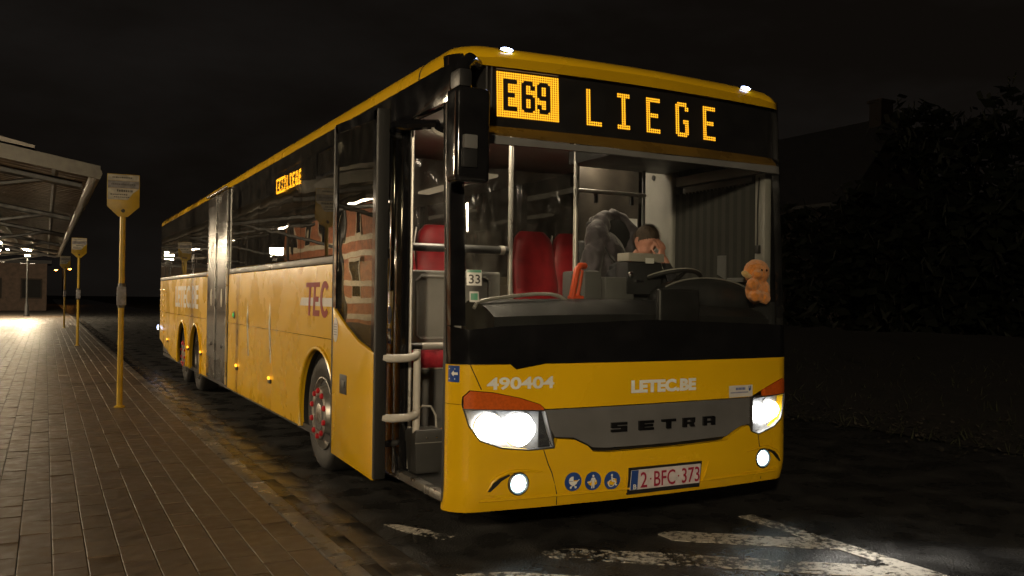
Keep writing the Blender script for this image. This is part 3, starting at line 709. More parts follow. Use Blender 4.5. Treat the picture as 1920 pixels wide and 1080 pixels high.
q = MB(); q.tube([fp(-.165, .42, .004), fp(-.172, .36, .006), fp(-.150, .288, .004)], [.003,.006,.003], 8); q.build('plate_recess_edge', 'yellow', bump_)
# ---- round blue pictograms
def disc(cx, cz, r, off, n=26): return [(cx+r*math.cos(2*math.pi*k/n), cz+r*math.sin(2*math.pi*k/n)) for k in range(n)]
def picto(cx, cz, shapes, strokes):
    d_ = fprism(disc(cx, cz, .056, 0), .002, -.001).build('pictogram', 'blue_print', bus, smooth=0)
    q = MB()
    for sh in shapes: q.add([fp(cx+u*.05, cz+v*.05, .0035) for u, v in sh], [tuple(range(len(sh)))])
    for (a, b, w_) in strokes:
        dx, dz = b[0]-a[0], b[1]-a[1]; l = math.hypot(dx, dz); nx_, nz2 = -dz/l*w_, dx/l*w_
        q.add([fp(cx+u*.05, cz+v*.05, .0035) for u, v in ((a[0]+nx_, a[1]+nz2), (a[0]-nx_, a[1]-nz2), (b[0]-nx_, b[1]-nz2), (b[0]+nx_, b[1]+nz2))], [(0,1,2,3)])
    q.build('print', 'white_print', d_, smooth=0)
cir = lambda x, y, r, n=12: [(x+r*math.cos(6.283*k/n), y+r*math.sin(6.283*k/n)) for k in range(n)]
picto(-.536, .388, [[(-.6,.05),(.55,.05),(.45,-.25),(.2,-.42),(-.2,-.42),(-.5,-.2)], [(-.62,.1),(-.5,.45),(-.25,.62),(.02,.62),(.02,.1)], cir(-.3,-.66,.15), cir(.35,-.66,.15)], [((.5,.0),(.8,.25),.05), ((-.3,-.6),(.2,-.3),.05), ((.3,-.6),(-.1,-.3),.05)])
picto(-.401, .382, [cir(0,.62,.14), [(-.22,.42),(.22,.42),(.16,-.1),(-.16,-.1)]], [((-.08,-.05),(-.14,-.85),.085), ((.08,-.05),(.14,-.85),.085), ((-.2,.36),(-.36,-.12),.055), ((.2,.36),(.36,-.12),.055), ((-.36,-.05),(-.8,-.12),.05)])
picto(-.266, .375, [cir(-.1,.66,.14)], [((-.1,.5),(-.05,-.05),.10), ((-.08,.25),(.3,.2),.06), ((-.05,-.05),(.38,-.1),.09), ((.38,-.1),(.5,-.6),.08), ((.5,-.6),(.7,-.55),.06)]+[((-.12+.45*math.cos(a), -.3+.42*math.sin(a)), (-.12+.45*math.cos(a+.42), -.3+.42*math.sin(a+.42)), .06) for a in [1.9+.42*k for k in range(10)]])

# ---- windscreen zone
fslab(-1.275, 1.275, PLn((-1.275,1.087),(-.945,1.087),(-.91,1.058),(-.726,1.087),(1.275,1.087)), PLn((-1.275,1.30),(-1.19,1.28),(-1.0,1.30),(0,1.34),(1.0,1.31),(1.275,1.30)), off=.002, th=.02, nz=5).build('windscreen_apron', 'black_gloss', bus)
fslab(-1.205, 1.205, PLn((-1.275,1.302),(-1.19,1.282),(-1.0,1.302),(0,1.342),(1.0,1.312),(1.275,1.302)), 2.345, off=.004, th=.005, nz=12, n=40).build('windscreen', 'screen_glass', bus)
for a, b in ((-1.275, -1.2055), (1.2055, 1.275)):
    fslab(a, b, 1.302, 2.858, off=.003, th=.05, nz=10, n=8).build('corner_pillar', 'black_gloss', bus)
fslab(-1.205, 1.205, 2.347, PLn((-1.2,2.400),(-.6,2.384),(.2,2.380),(.9,2.392),(1.2,2.40)), off=.004, th=.03, nz=3, n=30).build('windscreen_header', 'panel_mid', bus)
# destination sign: black panel behind glass, LED dots standing off it, a pale ledge below
sg = fslab(-1.2, 1.2, 2.46, 2.85, off=-.050, th=.02, nz=5).build('destination_sign', 'black_plastic', bus)
q = MB(); xs = lin(-1.17, 1.17, 30); vs = []
for x in xs: vs += [fp(x, 2.46, -.049), fp(x, 2.40+.012*abs(x), -.006), fp(x, 2.385+.012*abs(x), -.006), fp(x, 2.44, -.052)]
q.add(vs, [(4*i+k, 4*i+4+k, 4*i+4+(k+1) % 4, 4*i+(k+1) % 4) for i in range(29) for k in range(4)]); q.build('sign_ledge', 'ledge', bus)
fslab(-1.204, 1.204, PLn((-1.2,2.402),(-.6,2.386),(.2,2.382),(.9,2.394),(1.2,2.402)), PLn((-1.2,2.832),(-1.0,2.855),(0,2.866),(1.0,2.852),(1.2,2.832)), off=.004, th=.004, nz=6, n=30).build('sign_glass', 'sign_glass', bus)
for x in (-1.065, -1.035): q = MB(); q.box(x-.004, x+.004, FY(x, 2.6)+.022, FY(x, 2.6)+.03, 2.49, 2.80); q.build('sign_bracket', 'panel_mid', bus, smooth=0)
q = MB(); q.tube([fp(x, 2.795, -.03) for x in lin(-1.0, -.6, 8)], .004, 6); q.build('sign_trim', 'panel_grey', bus)
q = MB(); q.tube([fp(x, 2.812-.012*x, -.03) for x in lin(-.42, .75, 10)], .003, 6); q.build('sign_trim', 'panel_mid', bus)
def glyph(ch, w_, h):
    s = set(); m_ = h//2
    def bar(c0, c1, r0, r1):
        for c in range(c0, c1+1):
            for r in range(r0, r1+1): s.add((c, r))
    if ch in 'EL': bar(0, 1, 0, h-1); bar(0, w_-1, h-2, h-1)
    if ch == 'E': bar(0, w_-1, 0, 1); bar(0, w_-2, m_-1, m_)
    if ch == 'I': bar(0, w_-1, 0, 1); bar(0, w_-1, h-2, h-1); bar((w_-2)//2, (w_-2)//2+1, 0, h-1)
    if ch in '69G':
        bar(1, w_-2, 0, 1); bar(1, w_-2, h-2, h-1); bar(0, 1, 1, h-2)
        bar(w_-2, w_-1, 2, 3)
        if ch == 'G': bar(w_-2, w_-1, m_, h-2); bar(w_-3, w_-1, m_, m_+1)
        else: bar(w_-2, w_-1, m_, h-2); bar(1, w_-2, m_-1, m_)
    if ch == '9': s = {(w_-1-c, h-1-r) for c, r in s}
    return s
def dots(cells_, fn, r):
    """each LED a small raised pyramid; fn(c,r,du,dv,h) gives a point"""
    q = MB()
    for c, rr in cells_: q.add([fn(c, rr, -r, 0, 0), fn(c, rr, 0, -r, 0), fn(c, rr, r, 0, 0), fn(c, rr, 0, r, 0), fn(c, rr, 0, 0, .003)], [(0,1,4),(1,2,4),(2,3,4),(3,0,4)])
    return q
def front_dots(cells_, x0, z1, pu, pv, r=.0077):
    return dots(cells_, lambda c, rr, du, dv, h: fp(x0+c*pu+du, z1-rr*pv+dv, -.047+h), r)
blk_ = {(c, r) for c in range(28) for r in range(20)}
def inv_block(h, x_off, w_):
    s = set()
    for k, ch in enumerate('E69'): s |= {(c+x_off[k], r+h) for c, r in glyph(ch, w_, 14)}
    return s
front_dots(blk_-inv_block(3, (3, 11, 18), 6), -.985, 2.780, .01445, .01345).build('route_number', 'led', sg, smooth=0)
for ch, x0, w_ in (('L',-.392,7),('I',-.168,6),('E',.052,7),('G',.287,7),('E',.521,7)):
    front_dots(glyph(ch, w_, 16), x0, 2.739, .0158, .0141).build('led_letter', 'led', sg, smooth=0)

# ---- roof: rings following the plan of the bus
def plan(e, z):
    pts = []
    for x in XS(-HW, HW, n=24): pts.append((x*(HW-e)/HW, FY(x, 2.80)+e))
    for k in range(9): a = math.pi/2*k/8; pts.append((HW-.16-e*.5+(.16-e*.5 if e < .3 else .01)*math.cos(a), 14.39-.16-e*.5+(.16-e*.5 if e < .3 else .01)*math.sin(a)) if e < .3 else (HW-e, 14.39-e))
    for k in range(9): a = math.pi/2+math.pi/2*k/8; pts.append((-(HW-.16-e*.5)+(.16-e*.5)*math.cos(a), 14.39-.16-e*.5+(.16-e*.5)*math.sin(a)) if e < .3 else (-(HW-e), 14.39-e))
    return [(x, y, z) for x, y in pts]
q = MB(); rings = [(2.80,0),(2.845,.006),(2.885,.026),(2.918,.06),(2.942,.11),(2.958,.18),(2.970,.29),(2.976,.5),(2.980,.9)]
R0 = [plan(e, z) for z, e in rings]; k = len(R0[0]); vs = [p for r in R0 for p in r]
fs = [(i*k+j, i*k+(j+1) % k, (i+1)*k+(j+1) % k, (i+1)*k+j) for i in range(len(R0)-1) for j in range(k)]+[tuple((len(R0)-1)*k+j for j in range(k))]
q.add(vs, fs); roof = q.build('roof', 'yellow', bus, smooth=50)
q = MB(); q.tube([(-HW+e*1.0-.001, .62, z) for z, e in rings[:6]], .004, 6); q.build('roof_seam', 'rubber', roof)
for x in (-.928, .912):
    z = 2.917; y = FY(x, 2.80)+.060; T = Matrix.Rotation(R_(-38), 4, 'X')
    q = MB(); q.ell((x, y-.004, z), (.052, .014, .024), 18, 8, T); mk = q.build('marker_lamp', 'chrome', bus)
    q = MB(); q.ell((x, y-.016, z), (.040, .009, .016), 16, 8, T); q.build('bulb', 'marker_bulb', mk)
# roof pod
def podring(i, z, y0, y1, xx): return [(-xx+i, y0+i*2, z), (xx-i, y0+i*2, z), (xx-i, y1-i*2, z), (-xx+i, y1-i*2, z)]
q = MB(); rr = [podring(0, 2.95, 4.7, 9.6, 1.04), podring(.02, 3.04, 4.75, 9.6, 1.04), podring(.07, 3.10, 5.0, 9.6, 1.04), podring(.2, 3.13, 5.4, 9.6, 1.04)]
q.add([p for r in rr for p in r], [(i*4+j, i*4+(j+1) % 4, i*4+4+(j+1) % 4, i*4+4+j) for i in range(3) for j in range(4)]+[(12,13,14,15)]); q.build('roof_unit', 'yellow', bus, bevel=.03)

# ---- door-side body
SL = .31
def wheel_arch(cy_, r=.545): return [(cy_+r*math.cos(a), .47+r*math.sin(a)) for a in [math.asin((SL-.47)/r)+(math.pi-2*math.asin((SL-.47)/r))*k/22 for k in range(23)]]
lower_a = [(1.125, SL)]+[p for p in reversed(wheel_arch(2.80))]+[(5.497, SL), (5.497, 1.112), (1.125, 1.112)]
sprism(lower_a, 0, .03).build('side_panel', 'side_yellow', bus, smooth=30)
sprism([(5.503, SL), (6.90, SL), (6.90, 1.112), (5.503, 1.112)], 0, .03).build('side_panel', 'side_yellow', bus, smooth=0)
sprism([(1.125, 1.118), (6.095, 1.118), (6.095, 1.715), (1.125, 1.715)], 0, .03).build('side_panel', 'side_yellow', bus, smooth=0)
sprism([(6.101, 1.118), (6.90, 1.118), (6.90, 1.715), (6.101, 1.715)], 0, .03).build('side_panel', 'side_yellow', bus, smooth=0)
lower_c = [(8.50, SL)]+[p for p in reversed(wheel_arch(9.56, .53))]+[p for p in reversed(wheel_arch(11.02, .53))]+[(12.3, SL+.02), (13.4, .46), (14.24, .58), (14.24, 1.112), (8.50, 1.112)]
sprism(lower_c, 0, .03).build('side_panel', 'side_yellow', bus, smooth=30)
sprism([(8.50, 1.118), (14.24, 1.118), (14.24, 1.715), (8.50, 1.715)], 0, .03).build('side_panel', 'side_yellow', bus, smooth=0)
for cy_, r in ((2.80, .545), (9.56, .53), (11.02, .53)):
    q = MB(); q.tube([(-HW-.004, u, z) for u, z in wheel_arch(cy_, r+.012)], .018, 8); q.build('wheel_arch_lip', 'side_yellow', bus)
    q = MB(); a_ = [(cy_+r*math.cos(a), .47+r*math.sin(a)) for a in lin(-.25, math.pi+.25, 20)]
    q.add([(-HW+.03, u, z) for u, z in a_]+[(-.72, u, z) for u, z in a_], [(i, i+1, 21+i, 20+i) for i in range(19)]+[tuple(20+i for i in range(20))]); q.build('wheel_housing', 'rubber', bus)
for k in range(9):
    z = .72+k*.1; q = MB(); q.box(-HW-.012, -HW, 13.55, 14.2, z, z+.035); q.build('vent_slat', 'side_yellow', bus, bevel=.006)
# skirt underside, side sill strip, window panes
q = MB(); q.box(-HW-.004, -HW+.03, 1.125, 6.90, 1.722, 1.782); q.build('window_sill', 'sill_grey', bus, bevel=.006)
q = MB(); q.box(-HW-.004, -HW+.03, 8.50, 14.24, 1.722, 1.782); q.build('window_sill', 'sill_grey', bus, bevel=.006)
panes = [(1.13, 2.33), (2.34, 3.425), (3.435, 5.225), (5.235, 6.89), (8.51, 10.32), (10.33, 12.2), (12.21, 14.2)]
wins = []
for a, b in panes:
    q = MB(); q.box(-HW, -HW+.006, a, b, 1.79, 2.795); wins.append(q.build('side_window', 'side_glass', bus, smooth=0))
for y in (1.16, 2.335, 3.43, 5.23, 6.87, 8.53, 10.325, 12.205, 14.18):
    q = MB(); q.box(-HW+.012, -HW+.07, y-.055, y+.055, 1.72, 2.80); q.build('window_pillar', 'black_plastic', bus, smooth=0)
q = MB(); q.box(-HW+.008, -HW+.05, 1.1, 14.2, 2.68, 2.80); q.build('window_head', 'black_plastic', bus, smooth=0)
# opening light with pale frame in the first window
for z0, z1, y0, y1, n_ in ((2.655,2.675,2.34,2.90,'f'), (2.44,2.47,2.34,2.90,'f'), (2.44,2.675,2.90,2.93,'f')):
    q = MB(); q.box(-HW-.006, -HW-.001, y0, y1, z0, z1); q.build('vent_frame', 'black_gloss', wins[1], smooth=0)
q = MB(); q.box(-HW+.02, -HW+.03, 2.42, 2.86, 2.48, 2.65); q.build('vent_blind', 'lining', wins[1], smooth=0)
# rear door pair
for y0, y1 in ((6.925, 7.70), (7.73, 8.475)):
    q = MB(); q.box(-HW-.012, -HW+.03, y0, y1, SL+.02, 2.79); dl = q.build('middle_door', 'door_grey', bus, bevel=.012)
    q = MB(); q.box(-HW-.016, -HW-.0125, y0+.07, y1-.07, .62, 2.66); q.build('door_glass', 'door_grey', dl, smooth=0)
    q = MB(); q.box(-HW-.028, -HW-.010, y0, y0+.03, SL+.03, 2.78); q.build('door_seal', 'silver', dl, smooth=0)
    q = MB(); q.ell((-HW-.018, (y0+y1)/2, 1.42), (.002, .06, .12), 16, 8); q.build('sticker', 'cream', dl)
    q = MB(); q.ell((-HW-.018, (y0+y1)/2-.05, .80), (.014, .03, .03), 12, 8); q.build('door_button', 'dark_steel', dl)
q = MB(); q.box(-HW-.05, -HW-.012, 6.95, 8.45, 2.80, 2.825); q.build('door_rail', 'silver', bus, bevel=.008)
# amber side markers, green door button, rear corner lamp
for y in (12.92, 10.28, 8.98, 6.27, 4.54):
    q = MB(); q.box(-HW-.018, -HW, y-.05, y+.05, .575, .615); ml = q.build('side_marker', 'black_plastic', bus, bevel=.006)
    q = MB(); q.ell((-HW-.018, y, .628), (.012, .042, .018), 12, 8); q.build('bulb', 'amber_bulb', ml)
q = MB(); q.lathe([(.045,0),(.045,.01),(.03,.016)], 14, Matrix.Translation((-HW, 6.49, 1.22)) @ Matrix.Rotation(R_(-90), 4, 'Y')); bt = q.build('door_button', 'dark_steel', bus)
q = MB(); q.ell((-HW-.016, 6.49, 1.22), (.008, .026, .026), 12, 8); q.build('bulb', 'green_bulb', bt)
q = MB(); q.box(-HW-.03, -HW+.03, 14.22, 14.36, .74, .86); rl = q.build('rear_lamp', 'black_plastic', bus, bevel=.01)
q = MB(); q.ell((-HW-.034, 14.27, .80), (.012, .045, .045), 12, 8); q.build('bulb', 'marker_bulb', rl)
# side lettering
def stext(s, y0, y1, z0, z1, name, mat, bold=0, off=.0018, skew=0): return text_part(s, lambda u, v: sp(y0+(y1-y0)*u-skew*v, z0+(z1-z0)*v, off), name, mat, bus, bold)
q = MB(); q.add([sp(y, z, .0012) for y, z in ((3.42,1.375),(2.36,1.375),(2.30,1.445),(3.36,1.445))], [(0,1,2,3)]); q.build('logo_stripe', 'pale_print', bus, smooth=0)
def side_poly(poly, name, mat): q = MB(); q.prism(poly, lambda u, v: sp(u, v, .0026), lambda u, v: sp(u, v, .0005)); return q.build(name, mat, bus, smooth=0)
sk = lambda y, z: (y-(z-1.29)*.10, z)
side_poly([sk(*p) for p in ((3.13,1.29),(3.07,1.29),(3.07,1.535),(2.97,1.535),(2.97,1.575),(3.23,1.575),(3.23,1.535),(3.13,1.535))], 'logo_letter', 'red_print')
side_poly([sk(*p) for p in ((2.98,1.29),(2.78,1.29),(2.78,1.34),(2.92,1.34),(2.92,1.41),(2.82,1.41),(2.82,1.455),(2.92,1.455),(2.92,1.535),(2.80,1.535),(2.80,1.575),(2.98,1.575))], 'logo_letter', 'red_print')
cpts = [(2.62+.135*math.cos(a), 1.432+.152*math.sin(a)) for a in lin(2.0*math.pi-.75, .75, 16)]; cin = [(2.62+.075*math.cos(a), 1.432+.098*math.sin(a)) for a in lin(.85, 2*math.pi-.85, 16)]
side_poly([(5.24-y, z) if 0 else (2*2.62-y, z) for y, z in cpts+cin], 'logo_letter', 'red_print')
stext('LETEC.BE', 11.95, 9.35, 1.24, 1.60, 'web_address', 'pale_print', .028)
# side destination sign
q = MB(); q.box(-HW+.030, -HW+.08, 3.47, 4.62, 2.44, 2.66); ss = q.build('side_sign', 'black_plastic', bus, smooth=0)
def side_dots(cells_, y0, z1, p): return dots(cells_, lambda c, rr, du, dv, h: (-HW+.029-h, y0-c*p*1.25-du, z1-rr*p+dv), .0085)
bl2 = {(c, r) for c in range(22) for r in range(11)}
for k_, ch in enumerate('E69'): bl2 -= {(c+2+k_*6+(k_ > 0), r+2) for c, r in {(c, r) for c, r in glyph(ch, 5, 7)}}
side_dots(bl2, 4.53, 2.625, .0140).build('route_number', 'led_side', ss, smooth=0)
for k_, ch in enumerate('LIEGE'): side_dots(glyph(ch, 5, 10), 4.10-k_*.115, 2.618, .0140).build('led_letter', 'led_side', ss, smooth=0)

# ---- far side, rear, floor, ceiling
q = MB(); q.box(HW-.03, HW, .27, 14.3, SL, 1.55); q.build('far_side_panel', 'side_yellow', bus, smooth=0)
for a, b in ((1.25, 4.0), (4.03, 6.8), (6.83, 9.6), (9.63, 14.2)):
    q = MB(); q.box(HW-.006, HW, a, b, 1.55, 2.795); q.build('side_window', 'side_glass', bus, smooth=0)
q = MB(); q.box(HW-.006, HW-.001, .2, 1.22, 1.55, 2.795); q.build('driver_window', 'side_glass', bus, smooth=0)
for y in (1.24, 4.015, 6.815, 9.615, 14.2):
    q = MB(); q.box(HW-.07, HW-.012, y-.055, y+.055, 1.5, 2.80); q.build('window_pillar', 'black_plastic', bus, smooth=0)
q = MB(); q.box(-HW+.02, HW-.02, 14.24, 14.39, .6, 2.82); q.build('rear_panel', 'side_yellow', bus, bevel=.05)
q = MB(); q.box(-HW+.02, HW-.02, .14, 13.8, .28, .338); q.build('floor', 'floor_vinyl', bus, smooth=0)
q = MB(); q.box(-HW+.03, HW-.03, .16, 14.2, 2.70, 2.745); q.build('ceiling', 'ceiling_lining', bus, smooth=0)
q = MB(); q.box(-HW+.06, HW-.06, 8.6, 14.2, .34, 1.0); q.build('rear_platform', 'panel_dark', bus, smooth=0)
for x in (-.62, .62):
    for k_, (y0, y1) in enumerate(((.75, 1.62), (3.4, 5.2), (6.6, 8.4), (9.8, 12.4))):
        q = MB(); q.box(x-.07, x+.07, y0, y1, 2.672, 2.698); q.build('ceiling_lamp', 'ceil_lamp' if k_ == 0 else 'dim_lamp', bus, smooth=0)
for x0, x1 in ((-HW+.032, -HW+.05), (HW-.05, HW-.032)):
    q = MB(); q.box(x0, x1, 1.13 if x0 < 0 else .27, 6.9 if x0 < 0 else 14.2, 1.06, 1.70); q.build('side_lining', 'lining', bus, smooth=0)

# ---- front doorway
q = MB(); q.box(-HW, -HW+.07, .88, 1.02, SL, 2.80); q.build('door_post', 'black_gloss', bus, bevel=.01)
q = MB(); q.box(-HW-.003, -HW+.06, 1.025, 1.12, SL-.01, 1.50); dp = q.build('door_post_cover', 'yellow', bus, bevel=.012)
q = MB(); q.box(-HW, -HW+.05, 1.025, 1.12, 1.50, 2.80); q.build('door_post', 'black_gloss', bus, bevel=.008)
q = MB(); q.add([sp(1.075+.04*math.cos(6.283*k/18), 1.34+.06*math.sin(6.283*k/18), .0045) for k in range(18)], [tuple(range(18))]); q.build('round_sticker', 'blue_print', dp, smooth=0)
q = MB(); q.add([sp(y, z, .0045) for y, z in ((1.11,1.15),(1.04,1.15),(1.04,1.25),(1.11,1.25))], [(0,1,2,3)]); sq = q.build('square_sticker', 'blue_print', dp, smooth=0)
q = MB(); q.add([sp(1.075+.024*math.cos(6.283*k/12), 1.20+.034*math.sin(6.283*k/12), .006) for k in range(12)], [tuple(range(12))]); q.build('print', 'white_print', sq, smooth=0)
q = MB(); q.box(-HW, -HW+.06, .15, .88, 2.58, 2.80); q.build('door_header', 'black_gloss', bus, bevel=.01)
q = MB(); q.box(-HW+.002, -HW+.05, .145, .20, SL-.02, 2.60); q.build('door_jamb', 'rubber', bus, bevel=.008)
q = MB(); q.box(-HW-.006, -HW+.05, .19, .90, .295, .345); q.build('door_sill', 'silver', bus, bevel=.008)
q = MB(); q.tube([(-HW+.06, .86, .36), (-HW+.06, .86, 2.55)], .011, 8); q.build('door_seal', 'rail', bus)
# the open leaf, standing off the side
LX = -1.50
def lf(u, v, o): return (LX-o, u, v)
zc = PLn((.72,1.12),(1.03,1.175),(1.30,1.265),(1.62,1.40))
ys = lin(.735, 1.61, 12)
q = MB(); q.prism([(.735,.33),(1.61,.36)]+[(y, zc(y)-.012) for y in reversed(ys)], lambda u, v: lf(u, v, .004), lambda u, v: lf(u, v, -.045)); leaf = q.build('front_door', 'yellow', bus, bevel=.006)
q = MB(); q.prism([(y, zc(y)) for y in ys]+[(1.56,2.60),(.78,2.575)], lambda u, v: lf(u, v, -.004), lambda u, v: lf(u, v, -.010)); q.build('door_glass', 'leaf_glass', leaf, smooth=0)
for poly in ([(.735, zc(.735)-.008),(.79, zc(.79)),(.79,2.62),(.735,2.61)], [(1.555, zc(1.555)),(1.61, zc(1.61)-.008),(1.61,2.66),(1.555,2.64)], [(.735,2.56),(1.61,2.60),(1.61,2.665),(.735,2.625)]):
    q = MB(); q.prism(poly, lambda u, v: lf(u, v, .003), lambda u, v: lf(u, v, -.04)); q.build('door_frame', 'black_gloss', leaf, smooth=0)
q = MB(); q.box(LX-.006, LX+.07, .695, .735, .34, 2.62); q.build('door_edge_seal', 'rubber', leaf, bevel=.01)
q = MB(); q.box(LX-.004, LX+.04, 1.612, 1.65, .36, 2.66); q.build('door_edge_seal', 'rubber', leaf, bevel=.01)
q = MB(); q.box(LX-.008, LX-.003, 1.27, 1.42, .80, .93); hd = q.build('door_handle', 'black_plastic', leaf, bevel=.004)
q = MB(); q.box(LX-.016, LX-.007, 1.30, 1.36, .84, .89); q.build('handle_lever', 'dark_steel', hd, bevel=.003)
q = MB(); q.add([lf(1.535+.058*math.cos(6.283*k/20), 1.225+.085*math.sin(6.283*k/20), .0065) for k in range(20)], [tuple(range(20))]); st_ = q.build('sticker', 'pale_print', leaf, smooth=0)
q = MB()
for k_ in range(5): q.add([lf(y, 1.19+k_*.018+z, .008) for y, z in ((1.57,0),(1.50,0),(1.50,.006),(1.57,.006))], [(0,1,2,3)])
q.build('print', 'stop_grey', st_, smooth=0)
for z in (1.085, .715):
    q = MB(); q.tube([(-1.45, .715, z), (-1.40, .70, z-.005), (-1.30, .70, z-.005), (-1.235, .72, z+.005), (-1.215, .745, z+.02)], .026, 12); q.build('grab_rail', 'rail_white', leaf)
q = MB(); q.tube([(-1.21, .75, .60), (-1.21, .75, 1.13)], .024, 12); q.build('grab_rail', 'rail_white', leaf)
for z in (2.50, .52): q = MB(); q.tube([(-1.44, .95, z), (-1.36, .9, z), (-1.24, .93, z)], .02, 8); q.build('door_arm', 'dark_steel', leaf)
# ---- outside mirror, hanging from the roof corner
def rbox(x0, x1, y0, y1, z0, z1, b): q = MB(); q.box(x0, x1, y0, y1, z0, z1); return q
mi_ = rbox(-1.372, -1.165, -.17, -.02, 2.085, 2.60, .03).build('outside_mirror', 'black_gloss', bus, bevel=.035, seg=4)
q = MB(); q.tube([(-1.13, .10, 2.80), (-1.22, .0, 2.79), (-1.29, -.06, 2.73), (-1.30, -.10, 2.58)], [.035,.040,.042,.045], 12); q.build('mirror_arm', 'black_gloss', mi_)
q = MB(); q.box(-1.335, -1.255, -.195, -.165, 2.26, 2.335); q.build('mirror_clip', 'panel_mid', mi_, bevel=.008)
q = MB(); q.box(-1.34, -1.25, -.185, -.165, 2.16, 2.262); q.build('mirror_pocket', 'black_plastic', mi_, bevel=.008)
q = MB(); q.box(-1.35, -1.27, -.15, -.02, 2.60, 2.70); q.build('mirror_knuckle', 'black_plastic', mi_, bevel=.02)
q = MB(); q.box(-1.352, -1.185, -.022, -.016, 2.12, 2.56); q.build('mirror_glass', 'chrome', mi_, smooth=0)
# round passenger mirror over the doorway
q = MB(); T = Matrix.Translation((-1.08, .56, 2.50)) @ Matrix.Rotation(R_(18), 4, 'X') @ Matrix.Rotation(R_(-70), 4, 'Y')
q.lathe([(.0,.07),(.10,.06),(.17,.03),(.20,0)], 24, Matrix.Translation((-1.0, .55, 2.49)) @ Matrix.Rotation(R_(28), 4, 'X') @ Matrix.Diagonal((1, .7, 1, 1))); dm = q.build('door_mirror', 'black_gloss', bus)
q = MB(); q.tube([tuple(Matrix.Translation((-1.0, .55, 2.485)) @ Matrix.Rotation(R_(28), 4, 'X') @ Vector((.2*math.cos(a), .14*math.sin(a), 0))) for a in lin(0, 6.02, 24)], .012, 8, closed=True); q.build('mirror_rim', 'rail_white', dm)
q = MB(); q.tube([(-1.17, .56, 2.53), (-1.30, .74, 2.54), (-1.36, .78, 2.54)], [.03,.035,.02], 8); q.build('mirror_arm', 'black_gloss', dm)

# ---- wheels
TY = Matrix.Rotation(R_(-90), 4, 'Y')
tyre_prof = [(.295,-.25),(.40,-.275),(.455,-.262),(.478,-.225),(.480,-.215),(.483,-.15),(.483,-.06),(.476,-.045),(.462,-.018),(.445,-.006),(.41,0),(.36,-.004),(.315,-.016),(.295,-.022),(.295,-.25)]
def wheel(kind, loc, mirror=False):
    q = MB(); q.lathe(tyre_prof, 48, TY, caps=False)
    for k_ in range(3):
        pass
    wv = q.build('wheel', 'tyre', bus, loc=loc, smooth=35)
    if mirror: wv.scale = (-1, 1, 1)
    if kind == 'front': prof = [(.298,-.022),(.302,-.002),(.294,0),(.285,-.02),(.272,-.052),(.250,-.055),(.232,-.03),(.220,.012),(.212,.028),(.165,.030),(.150,.028),(.140,-.01),(.10,-.012),(.095,.02),(.06,.035),(0,.036)]
    else: prof = [(.298,-.022),(.302,-.002),(.294,0),(.285,-.03),(.262,-.10),(.235,-.145),(.20,-.15),(.175,-.11),(.125,-.105),(.115,-.03),(.08,-.015),(0,-.012)]
    q = MB(); q.lathe(prof, 40, TY, caps=False); rim = q.build('rim', 'steel_rim', wv, smooth=35)
    if kind == 'front':
        for k_ in range(10):
            a = 2*math.pi*k_/10; c = TY @ Vector((.188*math.cos(a), .188*math.sin(a), 0))
            q = MB(); q.lathe([(.024,.026),(.024,.042),(.016,.050),(0,.051)], 10, Matrix.Translation(c) @ TY); q.build('wheel_nut', 'nut_red', wv)
        q = MB(); q.lathe([(.142,.020),(.140,.029),(.10,.024),(.05,.03),(0,.031)], 24, TY); q.build('hub_recess_shade', 'dark_steel', wv)  # dark disc stands in for the shaded recess inside the nut ring
        for k_ in range(8):
            a = 2*math.pi*(k_+.5)/8; c = TY @ Vector((.262*math.cos(a), .262*math.sin(a), -.0535)); q = MB(); q.ell(c, (.003, .017, .017), 10, 6); q.build('rim_hole', 'rubber', wv)
    else:
        for k_ in range(10):
            a = 2*math.pi*k_/10; c = TY @ Vector((.155*math.cos(a), .155*math.sin(a), 0))
            q = MB(); q.lathe([(.016,-.11),(.016,-.075),(0,-.07)], 8, Matrix.Translation(c) @ TY); q.build('wheel_nut', 'dark_steel', wv)
    return wv
wheel('front', (-1.235, 2.80, .483)); wheel('drive', (-1.235, 9.56, .483)); wheel('front', (-1.225, 11.02, .483))
wheel('drive', (1.235, 2.80, .483), True)

# ================================================================== INSIDE THE BUS
# dashboard: a sweeping slab under the windscreen
q = MB(); xs = lin(-.98, 1.2, 24); prof = [(.04,.95),(.04,1.34),(.14,1.39),(.27,1.425),(.40,1.435),(.47,1.40),(.50,1.30),(.46,.6)]
vs = []
for x in xs:
    sag = .03*(1-(x/1.2)**2)
    for y, z in prof: vs.append((x, FY(x, 1.35)+.09+y, z+(sag if z > 1.2 else 0)))
n_ = len(prof)
q.add(vs, [(i*n_+k, i*n_+k+1, (i+1)*n_+k+1, (i+1)*n_+k) for i in range(23) for k in range(n_-1)]+[tuple(range(n_)), tuple(23*n_+k for k in range(n_-1, -1, -1))])
q.build('dashboard', 'dash_black', bus, smooth=45)
q = MB(); q.ell((.84, .47, 1.47), (.44, .20, .155), 24, 12); q.build('instrument_cowl', 'panel_dark', bus)
q = MB(); q.tube([(x, .40, 1.472+.150*math.sqrt(max(0, 1-((x-.84)/.44)**2))) for x in lin(.47, 1.19, 22)], .006, 8); q.build('cowl_highlight', 'panel_grey', bus)  # pale tube along the crest imitates the highlight on the cowl edge
q = MB(); q.tube([(-1.03,.30,1.40),(-1.0,.32,1.435),(-.90,.33,1.455),(-.75,.34,1.475),(-.58,.35,1.49),(-.47,.35,1.49),(-.40,.35,1.475),(-.355,.36,1.45)], .012, 10); q.build('dash_rail', 'rail', bus)
q = MB(); q.box(.125, .455, .015, .065, 1.235, 1.535); q.build('route_display', 'black_plastic', bus, bevel=.022, seg=3)
